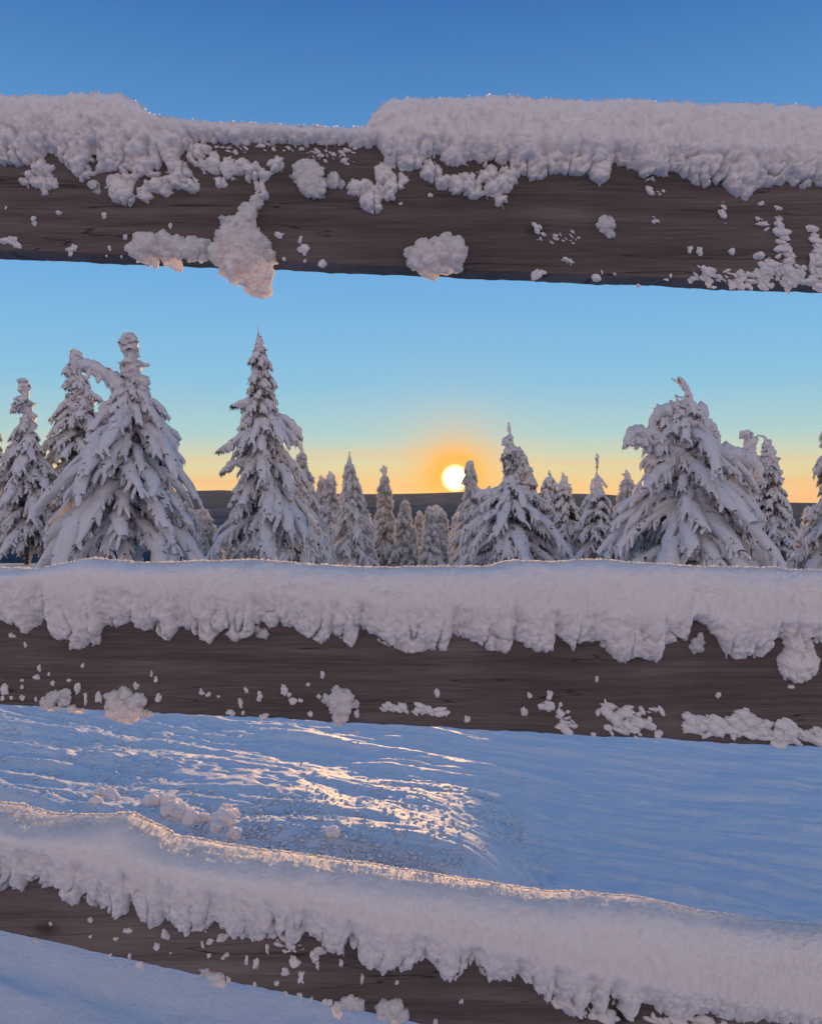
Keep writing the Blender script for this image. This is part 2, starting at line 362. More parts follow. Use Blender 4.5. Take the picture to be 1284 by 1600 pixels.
# ------------------------------------------------------------------ far hills
def ridge(name, dist, pts, rough, depth, seed):
    xs = np.linspace(-2.2, 2.2, 420)*dist
    px = CX+F*xs/dist
    py = np.interp(px, [p[0] for p in pts], [p[1] for p in pts])
    top = EYE+(HY-py)/F*dist
    top = top+rough*fbm(P3(xs/dist*14, 0, 0), 5, seed)
    vs_ = np.linspace(0, 1, 26)
    bot = -160.
    prof = np.sin(vs_*np.pi/2)
    yy = dist+depth*(vs_-1); ZZ = bot+(top[:, None]-bot)*prof[None, :]
    XX = np.repeat(xs[:, None], 26, 1); YY = np.repeat(yy[None, :], len(xs), 0)
    ZZ = ZZ+(rough*1.2*fbm(P3(XX/dist*22, YY/dist*22, 0), 4, seed+3))*(1-vs_[None, :])*3
    # back side
    V1 = P3(XX, YY, ZZ); XB = XX[:, -1:]; V2 = P3(XB, YY[:, -1:]+depth, np.full_like(XB, bot))
    V = np.concatenate([V1, V2], 1)
    tag(newmesh(name, V, gridfaces(len(xs), 27), M_HILL), kind='structure')
ridge('hills', 4200, [(-2000, 790), (0, 766), (250, 769), (350, 766), (420, 770), (560, 772), (640, 771), (720, 769), (770, 766), (830, 770), (930, 772), (1100, 784), (1284, 786), (3000, 790)], 3.0, 2200, 5)
ridge('near_hills', 1700, [(-2000, 800), (0, 800), (250, 803), (330, 806), (420, 800), (560, 792), (660, 790), (760, 790), (850, 792), (1000, 800), (1100, 812), (1284, 828), (3000, 820)], 4.5, 900, 9)
vx = np.linspace(-1800, 1800, 260); vy = np.linspace(150, 1750, 260)
VX, VY = np.meshgrid(vx, vy, indexing='ij')
VZ = -15-(VY-150)*.022+5*fbm(P3(VX*.012, VY*.012, 0), 5, 77)
tag(newmesh('valley_slope', P3(VX, VY, np.maximum(VZ, -58)), gridfaces(260, 260), M_HILL), kind='structure')
# ------------------------------------------------------------------ the fence
MM = None
def lineat(l, x): return l[0]+l[1]*x
FY = {'top': 1.20, 'mid': 1.20, 'low': 1.12}
BOT = {'top': (392, .042), 'mid': (1101, .0525), 'low': (1455, .223)}
BH = {'top': 203, 'mid': 200, 'low': 165}
fence = empty('wooden_fence', (0, 1.24, 0))
tag(fence, 'weathered dark board fence with three broad rails under thick snow', 'fence')
def W3(px, py, dep, y0):      # metric plane at depth y0; dep in px towards the camera
    s = y0/F
    return P3((px-CX)*s, y0-np.asarray(dep)*s, EYE+(HY-py)*s)
def board(key):
    y0 = FY[key]; s = y0/F; a, b = BOT[key]; h = BH[key]; th = 50
    xs = np.linspace(-800, 2080, 700)
    prof = [(-th, 3), (-th+3, 0), (-3, 0), (0, 3), (0, h-3), (-3, h), (-th+3, h), (-th, h-3)]   # depth, height from bottom (px)
    V = []
    for i, (d, hh) in enumerate(prof):
        wob = 2.2*fbm(P3(xs*.012, hh*.1, 0), 3, 31)+1.1*fbm(P3(xs*.09, hh, 0), 2, 32)
        V.append(W3(xs, a+b*xs-hh+wob, d, y0))
    V = np.stack(V, 1); nu, nv = V.shape[:2]
    idx = np.arange(nu*nv).reshape(nu, nv); n = np.roll(idx, -1, 1)
    Q = np.stack([idx[:-1], idx[1:], n[1:], n[:-1]], -1).reshape(-1, 4)
    caps = [np.array([idx[0, ::-1]]), np.array([idx[-1]])]
    Vl = V.reshape(-1, 3)-np.array(fence.location)
    o = newmesh('rail', Vl, [Q]+caps, M_WOOD, fence, smooth=False)
    o['label'] = {'top': 'top rail above eye level', 'mid': 'middle rail', 'low': 'bottom rail dipping steeply to the right'}[key]
for k in ('top', 'mid', 'low'): board(k)
for px in (-640, 1930):
    x = (px-CX)*1.2/F; mb = MB(); w = .05
    zs = [-.4, 2.12, 2.15]; rr = [1, 1, .86]
    V = np.array([[x+sx*w*r-0, 1.30+sy*w*r-1.24, z] for z, r in zip(zs, rr) for sx, sy in ((-1, -1), (1, -1), (1, 1), (-1, 1))])
    Q = [[i+4*k, (i+1) % 4+4*k, (i+1) % 4+4*k+4, i+4*k+4] for k in range(2) for i in range(4)]+[[8, 9, 10, 11]]
    newmesh('post', V, np.array(Q), M_WOOD, fence, smooth=False)

def cap(key, crest, edge, discs, holes, label, Tm, aniso, seed, backw=64, top_over=0, lumpk=1.0):
    y0 = FY[key]; s = y0/F; a, b = BOT[key]; h = BH[key]
    xs = np.concatenate([np.arange(-800, -40, 9.), np.arange(-40, 1326, 1.9), np.arange(1326, 2085, 9.)])
    bt = a-h+b*xs
    def per(arr, x):   # beyond the traced stretch the snow goes on along the board
        ax = [p[0] for p in arr]; ay = [p[1] for p in arr]
        v = np.interp(x, ax, ay)
        v = np.where(x < 0, ay[0]+b*x+8*fbm(P3(x*.02, 1, 0), 3, seed)-8*fbm(P3(0, 1, 0), 3, seed), v)
        v = np.where(x > 1284, ay[-1]+b*(x-1284)+8*fbm(P3((x-1284)*.02, 9, 0), 3, seed)-8*fbm(P3(0, 9, 0), 3, seed), v)
        return v
    cy = per(crest, xs); ey = per(edge, xs)
    ys = bt-4                                         # seam between crown and front
    nf = 115; lowest = np.maximum(ey, ys)+95
    if key == 'top': lowest = np.maximum(lowest, ys+150)
    lowest = np.minimum(lowest, a+b*xs-6)
    tf = np.linspace(0, 1, nf)
    PX = np.repeat(xs[:, None], nf, 1); PY = ys[:, None]+(lowest-ys)[:, None]*tf[None, :]
    # lower edge field
    ex = PX+3.0*fbm(P3(PX*.06, PY*.06, 0), 2, seed+1)+aniso*0
    eyy = per(edge, ex.ravel()).reshape(ex.shape)
    Fd = eyy-PY
    for dx, dy, r in discs:
        Fd = np.maximum(Fd, r-np.hypot((PX-dx), (PY-dy)))
    for dx, dy, rx, ry in holes:
        Fd = np.minimum(Fd, (np.hypot((PX-dx)/rx, (PY-dy)/ry)-1)*min(rx, ry))
    wx_ = 7*fbm(P3(PX*.05, PY*.05, 5), 3, seed+21); wy_ = 7*fbm(P3(PX*.05, PY*.05, 9), 3, seed+22)
    q = P3((PX+wx_)*(1+.5*aniso), (PY+wy_)*(1-.55*aniso)+PX*.3*aniso, 0)
    c1 = cauli(q/30., seed+2, 3); c2 = cauli(q/11., seed+3, 2); fn = fbm(q/5., 3, seed+4)
    c3 = cauli(q/5.5, seed+9, 2)
    Fd = Fd+lumpk*(8*(c1-.55)+6*(c2-.5))+3.0*fn+3*(c3-.5)+(2+4*aniso)*np.abs(fbm(P3((PX+.45*PY*aniso)/7., PY/(9+14*aniso), 2), 3, seed+25))-1
    cr_ = np.abs(fbm(P3(PX/30.+PY*.012*aniso, PY/(60+60*aniso), 3), 3, seed+15))
    crv = np.exp(-(cr_/.045)**2)*np.clip((PY-ys[:, None])/60, 0, 1)
    Fd = Fd-crv*(6+12*np.exp(-np.abs(eyy-PY-14)/22.))
    Fp = np.maximum(Fd, 0)
    T = Tm*(1-np.exp(-Fp/(Tm*.55)))*(.55+.45*np.clip((eyy-PY)/90, 0, 1))
    amp = np.clip(Fp/6, 0, 1)*(.35+.65*np.exp(-np.maximum(Fp-25, 0)/40.))
    kk = np.hanning(61); kk /= kk.sum(); smo = lambda v: np.convolve(np.pad(v, 30, mode='edge'), kk, 'valid')
    dfs = smo(T[:, 0]); wseam = smooth(0, .12, tf)[None, :]
    T = T*wseam+dfs[:, None]*(1-wseam)
    thick = smo(np.clip((ys-cy)/40, .12, 1)); A0 = smo(amp[:, 0])*thick
    amp = amp*wseam+A0[:, None]*(1-wseam)
    lump = lambda c1, c2, c3, fn: lumpk*(15*(c1-.5)+8*(c2-.5))+2.6*(c3-.5)+1.8*fn
    T = T+amp*lump(c1, c2, c3, fn)
    T = T-crv*amp*8
    T = np.where(Fd < 0, np.maximum(Fd*1.2, -7), np.maximum(T, 0)+.6)
    # crown
    nc = 132; th = np.linspace(0, np.pi, nc)[1:]
    dc = -25.
    cye = cy.copy()
    def crown(cye):
        df = dfs; hgt = np.maximum(ys-cye, 2)
        c, s_ = np.cos(th), np.sin(th)
        pw = .72
        D = np.where(c[None, :] > 0, dc+(df-dc)[:, None]*np.abs(c[None, :])**pw, dc-(backw-25)*np.abs(c[None, :])**pw)
        YY = ys[:, None]-hgt[:, None]*(s_[None, :]**pw)
        YY = np.where(c[None, :] < 0, YY+12*(1-s_[None, :]), YY)
        return D, YY
    for it in range(5):
        D, YY = crown(cye)
        V = W3(xs[:, None], YY, D, y0)
        pr = HY-F*(V[..., 2]-EYE)/V[..., 1]
        act = pr.min(1)
        pxp = CX+F*V[..., 0]/V[..., 1]; pc = pxp[np.arange(len(xs)), pr.argmin(1)]
        want = per(crest, pc)
        cye = cye+(want-act)*.9
    D, YY = crown(cye)
    XX = np.repeat(xs[:, None], nc-1, 1)
    nq = P3(XX, YY, D)
    c, s_ = np.cos(th)[None, :], np.sin(th)[None, :]
    frontw = smooth(-.25, .9, c)
    yq = ys[:, None]-th[None, :]/(np.pi/2)*(np.maximum(ys-cye, 2)*.85+38)[:, None]+0*XX
    wx_ = 7*fbm(P3(XX*.05, yq*.05, 5), 3, seed+21); wy_ = 7*fbm(P3(XX*.05, yq*.05, 9), 3, seed+22)
    q2 = P3((XX+wx_)*(1+.5*aniso), (yq+wy_)*(1-.55*aniso)+XX*.3*aniso, 0)
    Nz = lump(cauli(q2/30., seed+2, 3), cauli(q2/11., seed+3, 2), cauli(q2/5.5, seed+9, 2), fbm(q2/5., 3, seed+4))
    grow = 2.6*fbm(nq/38., 3, seed+6)*np.clip(th/.4, 0, 1)[None, :]+A0[:, None]*frontw*Nz+.6*fbm(nq/3.4, 2, seed+8)*(1-frontw)
    w0 = 1.0
    grow = grow*w0
    D = D+grow*c; YY = YY-grow*s_
    # assemble: crown back..front, then front down
    PXa = np.concatenate([XX[:, ::-1], PX], 1); PYa = np.concatenate([YY[:, ::-1], PY], 1); Da = np.concatenate([D[:, ::-1], T], 1)
    droop = np.concatenate([np.zeros_like(XX), np.where(Fd > 0, .22*T*np.clip(tf[None, :]*3, 0, 1), 0)], 1)
    V = W3(PXa, PYa+droop, Da, y0)
    mb = MB(); mb.add(V, Q=gridfaces(V.shape[0], V.shape[1])[:, ::-1])
    # loose ice grains along the crest
    gr = np.random.RandomState(seed); Vi, Ti = ico(1)
    silh = (HY-F*(V[..., 2]-EYE)/V[..., 1])[:, :nc-1].argmin(1)
    for k in range(9000 if key != 'top' else 1500):
        i = gr.randint(85, len(xs)-85)
        if k % 2: j = int(np.clip(silh[i]+gr.normal(0, 1.6), 4, nc-5)); r = (.4+1.3*gr.rand()**2)*s; up_ = r*.5*gr.rand()
        else: j = int(np.clip((nc-1)*.5+gr.normal(.02, .05)*(nc-1), 4, nc-5)); r = (.35+1.1*gr.rand()**3)*s; up_ = 0
        mb.add(Vi*r*np.array([1, 1, .9])*(1+.3*gr.randn(len(Vi), 1).clip(-1, 1))+V[i, j]+gr.normal(0, .5, 3)*s+np.array([0, 0, up_]), T=Ti, m=1)
    # hoar plates standing along the crest, thin enough to glow against the sun
    nh = {'mid': 5200, 'low': 4200, 'top': 500}[key]
    ii = gr.randint(85, len(xs)-85, nh); jj = np.clip((silh[ii]+gr.normal(0, 1.3, nh)).astype(int), 4, nc-5)
    p0 = V[ii, jj]+gr.normal(0, .4, (nh, 3))*s; sz = (.9+2.4*gr.rand(nh, 1)**2)*s
    dd = gr.normal(0, .5, (nh, 3)); dd[:, 2] += 1; dd[:, 1] *= .5; dd /= np.linalg.norm(dd, axis=1)[:, None]
    aa = gr.uniform(-.7, .7, nh); ww = np.stack([np.cos(aa), np.sin(aa), gr.normal(0, .3, nh)], 1)
    mb.add(np.stack([p0-ww*sz*.55, p0+ww*sz*.55, p0+dd*sz*1.1+ww*sz*.3, p0+dd*sz*.9-ww*sz*.35], 1).reshape(-1, 3), Q=np.arange(nh*4).reshape(-1, 4), m=1)
    o = mb.build('piled_snow', [M_RAIL, M_GRAIN])
    tag(o, label, 'snow')
    return o
MID_CREST = [(0,888),(60,890),(120,877),(150,872),(220,880),(330,877),(420,877),(520,885),(570,888),(700,886),(760,886),(800,878),(860,880),(930,876),(1000,880),(1080,886),(1190,888),(1284,893)]
MID_EDGE = [(0,967),(25,980),(42,987),(65,972),(80,962),(86,1000),(120,1010),(155,1008),(163,972),(184,980),(209,972),(219,985),(239,982),(269,1001),(279,977),(299,985),(329,1006),(344,987),(369,1000),(394,992),(399,972),(424,977),(459,980),(498,1005),(516,1002),(520,987),(548,1010),(568,980),(598,1007),(640,1019),(670,1016),(700,1014),(706,990),(725,993),(760,1013),(790,1019),(803,995),(836,1019),(861,1013),(868,988),(896,1013),(913,998),(936,1005),(966,1034),(1001,1025),(1027,1035),(1032,1005),(1071,998),(1078,968),(1094,968),(1121,1005),(1137,1029),(1172,1028),(1202,1018),(1207,990),(1214,995),(1284,1005)]
TOP_CREST = [(0,150),(100,150),(190,149),(215,163),(245,190),(300,203),(350,208),(440,212),(470,209),(520,210),(562,213),(580,187),(605,160),(650,157),(760,153),(850,156),(900,160),(990,158),(1050,162),(1180,165),(1284,169)]
TOP_EDGE = [(0,253),(28,262),(84,243),(105,260),(130,286),(154,270),(230,270),(260,262),(288,240),(300,226),(310,221),(450,225),(590,231),(598,238),(601,265),(640,272),(655,262),(665,240),(690,250),(700,258),(750,258),(760,248),(800,262),(834,281),(855,274),(887,269),(918,274),(936,290),(951,278),(957,253),(985,264),(1009,283),(1027,278),(1044,269),(1062,271),(1093,292),(1114,288),(1125,285),(1149,309),(1167,311),(1184,295),(1227,286),(1241,292),(1284,290)]
TOP_DISCS = [(45,278,12),(72,285,17),(68,266,16),(188,298,20),(197,312,10),(178,285,16),(205,280,14),(225,300,10),(232,307,8),(245,285,17),(260,296,10),(270,265,20),(285,280,16),(300,289,11),(312,240,17),(330,255,18),(345,285,12),(355,265,19),(375,262,14),(395,270,14),(405,290,11),(410,306,8),(412,275,12),(432,258,13),
 (555,293,12),(580,310,17),(584,320,13),(600,270,16),(615,287,15),(605,300,12),(625,278,12),(568,292,12),(675,268,16),(690,285,11),(715,290,13),(735,285,16),(745,300,11),(760,270,15),(770,298,16),(778,313,12),(785,285,14),(795,275,15),(830,258,17),(836,270,11)]
LOW_CREST = [(0,1254),(40,1259),(80,1271),(150,1274),(210,1271),(225,1279),(280,1305),(350,1319),(424,1329),(498,1339),(640,1360),(715,1371),(765,1381),(850,1392),(893,1394),(940,1398),(991,1401),(1091,1423),(1192,1438),(1284,1446)]
LOW_EDGE = [(0,1399),(20,1377),(37,1394),(50,1374),(65,1384),(90,1382),(105,1412),(127,1412),(134,1399),(164,1424),(184,1431),(199,1424),(205,1405),(234,1449),(252,1446),(261,1429),(294,1459),(319,1451),(339,1434),(364,1464),(394,1461),(419,1469),(430,1449),(449,1479),(469,1464),(479,1449),(513,1486),(536,1494),(549,1469),(568,1504),(603,1521),(640,1514),(665,1489),(690,1524),(710,1529),(740,1500),(765,1529),(800,1531),(807,1516),(841,1551),(856,1564),(863,1549),(904,1588),(921,1561),(941,1581),(951,1561),(981,1592),(1001,1564),(1041,1586),(1091,1581),(1142,1590),(1284,1600)]
cap('top', TOP_CREST, TOP_EDGE, TOP_DISCS, [(148,262,5,9),(205,268,8,6),(255,262,5,6),(262,272,8,5),(680,248,7,6),(735,255,8,5)],
    'thick lumpy snow on the top rail, broken by a thin bare stretch', 38, .0, 40, lumpk=1.15)
cap('mid', MID_CREST, MID_EDGE, [(120,990,24),(140,992,18),(1246,1035,31),(1246,1005,22)], [],
    'snow cap with a ragged fringe on the middle rail, below the trees', 40, .22, 60, lumpk=.8)
cap('low', LOW_CREST, LOW_EDGE, [], [], 'thick slanting snow cap with combed fringe on the bottom rail', 46, .38, 80, backw=76, lumpk=.75)

# clumps stuck to the boards: overlapping lumps merged into one mesh
def clump(key, discs, sub=4, seed=0, dep=.75, name='snow_clump', flat=1.0, m=None):
    y0 = FY[key]; mb = MB()
    for i, d in enumerate(discs):
        x, y, rx = d[:3]; ry = d[3] if len(d) > 3 else rx; tilt = d[4] if len(d) > 4 else 0.
        V, T = ico(sub); V = V.copy()
        q = V*np.array([rx, rx, ry])+np.array([x, i*7.3, y])
        q = q+4.5*np.stack([fbm(q/11., 2, seed+30), 0*q[:, 0], fbm(q/11., 2, seed+31)], -1)
        sc = float(np.clip(max(rx, ry)*.9, 3.2, 12)); k = 1+.6*(cauli(q/sc, seed+3, 3)-.5)+(.3*fbm(q/(sc*.6), 2, seed+6) if sc < 9 else 0)+.30*fbm(q/7., 3, seed+5)+.16*(cauli(q/4., seed+9, 2)-.5)
        nfc = 5 if min(rx, ry) < 8 else 9; lo = .42 if min(rx, ry) < 8 else .62
        pn = np.random.RandomState(seed*31+i*7+int(abs(x))).normal(0, 1, (nfc, 3)); pn /= np.linalg.norm(pn, axis=1)[:, None]
        pd = np.random.RandomState(seed+i).uniform(lo, .95, nfc); dt = np.maximum(V@pn.T, 1e-3)
        V = V*np.minimum(1, (pd[None, :]/dt).min(1))[:, None]*1.12*k[:, None]
        lx = V[:, 0]*rx; lz = V[:, 2]*ry; c, s_ = math.cos(tilt), math.sin(tilt)
        px = x+lx*c-lz*s_; py = y-(lx*s_+lz*c)
        d0 = min(rx, ry)*dep
        dpx = V[:, 1]*-1*d0*flat+d0*.35
        mb.add(W3(px, py, dpx, y0), T=T)
    V = np.concatenate(mb.V); c = V.mean(0); c[1] = y0
    mb.V = [V-c]
    if name == 'snow_clump' and len(discs) > 2:
        # fuse the lumps into one skin, then roughen it
        tmp = mb.build('tmp', M_CLOD); md = tmp.modifiers.new('fuse', 'REMESH'); md.mode = 'VOXEL'; md.voxel_size = .00125
        dg = bpy.context.evaluated_depsgraph_get(); dg.update(); me = tmp.evaluated_get(dg).to_mesh()
        nv = len(me.vertices); vc = np.zeros(nv*3); me.vertices.foreach_get('co', vc); vn = np.zeros(nv*3); me.vertices.foreach_get('normal', vn)
        me.calc_loop_triangles(); nt_ = len(me.loop_triangles); tt_ = np.zeros(nt_*3, np.int32); me.loop_triangles.foreach_get('vertices', tt_)
        vc = vc.reshape(-1, 3); vn = vn.reshape(-1, 3); ppx = (vc+c)*F/y0
        dsp = 5.0*(cauli(ppx/10., seed+61, 3)-.5)+3.4*fbm(ppx/7., 3, seed+62)+1.2*fbm(ppx/2.6, 2, seed+63)
        mb2 = MB(); mb2.add(vc+vn*(dsp*y0/F)[:, None], T=tt_.reshape(-1, 3)); mb = mb2
        tmp.evaluated_get(dg).to_mesh_clear(); md_ = tmp.data; bpy.data.objects.remove(tmp); bpy.data.meshes.remove(md_)
    o = mb.build(name, m or (M_CLOD if name == 'snow_clump' else M_FLAKE)); o.location = c
    return o
o = clump('top', [(400,320,9),(388,333,13),(384,350,17),(376,372,24),(365,390,28),(388,395,28),(380,415,26),(398,428,22),(406,445,15),(412,455,9),(352,400,18),(412,385,12),(350,345,7),(421,398,8),(424,411,7,4),(360,418,14),(398,452,12,8),(375,432,14,9)], seed=101, dep=.8)
tag(o, 'largest snow clump, hanging below the top rail left of centre', 'snow clump')
o = clump('top', [(222,388,15,17),(238,385,17),(258,383,17,15),(280,386,17,14),(300,388,14,13),(318,388,13,12),(242,408,6,14,.4),(275,410,6,12,.4),(232,402,8,11),(300,403,6,8),(262,400,9,11),(320,402,8,6)], seed=102, dep=.8)
tag(o, 'long frayed snow clump along the lower left edge of the top rail', 'snow clump')
o = clump('top', [(668,402,26,20),(690,395,24,20),(708,400,18,22),(655,408,17,14),(688,416,22,13),(694,378,10),(671,425,14,10),(712,415,11,9),(660,385,9),(696,368,4,5),(650,400,11)], seed=103, dep=.75)
tag(o, 'round snow clump on the lower edge of the top rail near its centre', 'snow clump')
o = clump('top', [(478,262,15,10),(482,275,20,16),(488,292,17,16),(497,300,9),(468,272,9),(503,305,5)], seed=104)
tag(o, 'fist sized snow clump high on the bare stretch of the top rail', 'snow clump')
o = clump('top', [(523,283,10,12),(532,288,6)], seed=105)
tag(o, 'small snow clump between two larger ones under the thin lip', 'snow clump')
o = clump('top', [(940,348,9,8),(952,350,8,9),(946,360,9,7),(953,367,5)], seed=106)
tag(o, 'lone white clump in the middle of the top rail, right half', 'snow clump')
o = clump('top', [(147,290,8,7),(152,297,5,6)], seed=107)
tag(o, 'small snow clump just under the thick snow at upper left', 'snow clump')
o = clump('mid', [(178,1088,12,9),(195,1083,10,9),(186,1100,14,12),(192,1112,15,14),(205,1100,14,10),(218,1093,9,10),(200,1120,14,9),(178,1112,9),(225,1115,8,6),(236,1116,6,5),(212,1112,11,8)], seed=108)
tag(o, 'large snow clump on the lower edge of the middle rail, left side', 'snow clump')
o = clump('mid', [(530,1080,10,7),(526,1092,15,11),(540,1092,12,12),(532,1105,15,14),(533,1118,10,10),(553,1100,8,5),(513,1093,7,6),(530,1126,6,6)], seed=109)
tag(o, 'fluffy snow clump on the lower edge of the middle rail, centre', 'snow clump')
o = clump('mid', [(78,1095,9,8),(90,1088,13,8),(103,1085,9,6),(72,1102,6),(100,1096,10,5),(112,1107,5,4),(124,1109,6,4),(85,1107,9,4)], seed=110)
tag(o, 'snow clump at the lower edge of the middle rail, far left', 'snow clump')
o = clump('mid', [(403,984,6,6),(411,990,8,8)], seed=111)
tag(o, 'small ball of snow below a notch in the middle cap', 'snow clump')
o = clump('mid', [(1092,1003,7,6),(1088,1012,8,8),(1094,1000,4,8),(1084,1004,5)], seed=112)
tag(o, 'small snow clump in the notch at the right of the middle rail', 'snow clump')
o = clump('low', [(325,1523,9,6),(335,1527,12,7),(344,1533,8,7),(318,1517,6,4),(338,1536,7,4)], seed=113)
tag(o, 'frayed clump on the lower edge of the bottom rail, left part', 'snow clump')
o = clump('low', [(545,1562,9,8),(552,1568,14,9),(560,1565,10,8),(541,1570,8,7),(527,1575,8,9),(528,1583,6,6),(563,1574,5,5)], seed=114)
tag(o, 'glowing double snow clump on the lower edge of the bottom rail', 'snow clump')
o = clump('low', [(602,1573,13,10),(616,1572,14,11),(610,1583,15,9),(627,1583,9,8),(592,1580,6,8),(620,1592,7,5)], seed=115)
tag(o, 'rightmost snow clump on the lower edge of the bottom rail', 'snow clump')

# crusts of overlapping flakes
def crust(key, polys, n, seed, label, size=(5, 10)):
    if len(label) < 2 or isinstance(label, list):
        tw = sum(p[4] for p in polys)
        for i, (p, lb) in enumerate(zip(polys, label)): crust(key, [p], max(5, int(n*p[4]/tw)), seed*10+i, lb, size)
        return
    rnd = random.Random(seed); ds = []
    wts = [p[4] for p in polys]
    for k in range(n):
        x0, y0, x1, y1, w, hw = rnd.choices(polys, wts)[0]
        t = rnd.random(); x = x0+(x1-x0)*t+rnd.uniform(-3, 3); y = y0+(y1-y0)*t+rnd.gauss(0, .5)*hw
        rx = size[0]*.7*(size[1]*1.25/size[0]/.7)**(rnd.random()**1.4); ry = rx*rnd.uniform(.34, .85)
        ds.append((x, y, rx*1.25, ry, rnd.gauss(-.45, .4)))
    o = clump(key, ds, sub=3, seed=seed, name='snow_crust', dep=.9); tag(o, label, 'snow crust')
crust('top', [(1075,432,1284,438,5,14),(1215,345,1235,430,3,18),(1180,345,1200,352,.5,6),(1270,365,1286,440,2,10),(1180,420,1284,432,4,22)], 300, 121, 'crust of snow flakes on the top rail at far right', (3, 7))
crust('mid', [(945,1130,1035,1115,3,18),(945,1112,1000,1142,3,14)], 62, 122, 'patch of snow flakes right of centre on the middle rail', (4, 8))
crust('mid', [(1070,1130,1284,1150,5,15),(1160,1115,1180,1140,1,8)], 190, 123, 'long crust of snow flakes at the right end of the middle rail', (5, 10))
crust('mid', [(598,1105,628,1104,1.2,8),(645,1106,700,1112,2,12)], 34, 124, ['thin patch of flakes under the centre of the middle rail', 'ragged patch of flakes on the middle rail below the sun'], (3, 7))
crust('mid', [(870,1120,895,1130,2,12),(845,1102,860,1100,.7,5)], 18, 125, ['short trail of flakes left of the flaky patch, middle rail', 'pair of flakes at upper left of the short flake trail'], (3, 6))
crust('top', [(835,355,850,375,1,12),(862,370,905,375,2,9),(878,408,895,412,1,5)], 34, 126, ['upright scatter of flakes right of centre on the top rail', 'wide scatter of flakes left of the lone white clump', 'flake cluster just above the lower edge of the top rail'], (2, 5))
crust('top', [(1012,295,1035,305,1,6),(1018,335,1027,346,.8,4),(1128,320,1132,345,1,6)], 18, 127, ['small flakes right under the thick snow, right half of the top rail', 'couple of flakes in the middle of the top rail', 'upright flakes near the right end of the top rail'], (2, 5))
crust('low', [(400,1455,500,1490,2,16),(300,1425,330,1470,1,14),(430,1470,470,1510,1,12)], 42, 128, ['flakes sprinkled under the fringe, middle of the bottom rail', 'flakes under the fringe at the left of the bottom rail', 'flakes trailing down the centre of the bottom rail'], (2, 5))
crust('low', [(870,1560,960,1592,2,12),(1000,1590,1150,1600,2,10)], 46, 129, ['flaky snow below the fringe near the lower right corner', 'flaky snow at the bottom edge of the view, right'], (5, 10))
crust('top', [(445,232,560,238,2,12),(335,228,430,232,1.5,9),(470,245,560,255,.6,7)], 90, 130, ['rime specks below the thin lip, right part', 'rime specks below the thin lip, left part', 'lower rime specks above the fist sized clump'], (1.2, 3.2))
def nth(n): return str(n)+('th' if 10 < n % 100 < 14 else {1: 'st', 2: 'nd', 3: 'rd'}.get(n % 10, 'th'))
# single clods
CL = {'top': [(53,343,4,5),(55,350,4,4),(93,333,5,4),(163,336,4,6),(10,325,2,3),(197,370,4,5),(201,388,5,7),(223,365,3,3),(267,352,3,5),(172,388,3,4),(167,400,2,2),(190,401,2,3),(113,388,8,5,.3),(111,395,4,6),(12,376,14,5,-.4),(28,383,7,5,-.8),(435,368,8,5,-.5),(469,375,4,6),(475,390,10,7),(477,408,3,4),(504,413,7,6),(444,405,3,3),(841,428,9,6,.5),(835,433,5,5),(930,435,8,6),(996,447,3,3),(1077,391,4,6),(1093,393,5,7),(1142,394,5,5),(1188,318,5,4),(1262,360,4,4),(940,425,2,4),(960,428,2,3),(1047,431,2,4),(1040,437,4,2),(672,305,4,3),(625,318,4,2),(1186,350,2,3)],
 'mid': [(20,994,6,4),(40,1007,3,5),(62,1044,3,6),(77,1053,2,3),(58,1058,5,4),(35,1063,3,3),(35,1073,3,4),(8,1078,6,10),(5,1090,4,4),(36,1090,4,6),(56,1092,3,4),(18,1090,3,3),(108,1063,4,4),(83,1067,4,4),(122,1075,5,8),(135,1092,3,10),(155,1090,6,9),(130,1040,3,4),(248,1090,5,6),(213,1071,4,6),(237,1053,2,5),(244,1062,3,4),(315,1080,4,5),(327,1085,5,3),(385,1079,3,5),(376,1098,4,8),(406,1087,5,6),(404,1094,4,3),(342,1088,3,2),(360,1113,7,4),(380,1114,3,4),(411,1120,8,5),(444,1078,6,8,-.5),(452,1085,4,4),(458,1095,7,5),(470,1094,4,4),(504,1053,3,7),(482,1070,4,3),(499,1088,4,4),(485,1115,4,5),(557,1115,4,7),(683,1083,4,7),(827,1086,4,5),(858,1086,5,8,-.4),(844,1105,5,5),(857,1107,5,5),(818,1110,5,8),(875,1101,3,5),(932,1062,3,5),(934,1112,4,6),(730,1124,5,6),(1121,1086,5,5),(1235,1073,5,3),(926,1148,5,4),(1028,1147,7,6),(560,1146,5,3)],
 'low': [(57,1472,4,4),(220,1507,7,7,.3),(142,1463,3,3),(142,1437,4,5),(182,1467,5,3),(245,1478,5,6),(200,1453,8,4),(267,1489,2,2),(172,1493,3,4),(203,1494,3,4),(317,1476,3,6),(258,1460,6,8),(347,1464,9,7),(352,1493,5,5),(327,1492,3,5),(400,1506,4,9,-.3),(385,1500,3,7),(418,1482,3,8),(433,1536,4,4),(461,1501,8,9),(447,1518,7,6,-.5),(470,1527,4,9,-.4),(497,1508,3,8),(490,1490,8,6,-.5),(500,1487,9,6,-.4),(533,1504,3,6),(358,1532,4,6),(398,1537,3,4),(447,1551,3,4),(469,1556,4,6),(486,1562,3,5),(508,1565,5,6),(516,1566,4,5),(565,1530,3,8),(680,1597,4,5),(721,1564,3,4),(80,1443,3,3),(620,1535,3,4)]}
LB = {'top': 'snow clod on the top rail', 'mid': 'snow clod on the middle rail', 'low': 'snow clod on the bottom rail'}
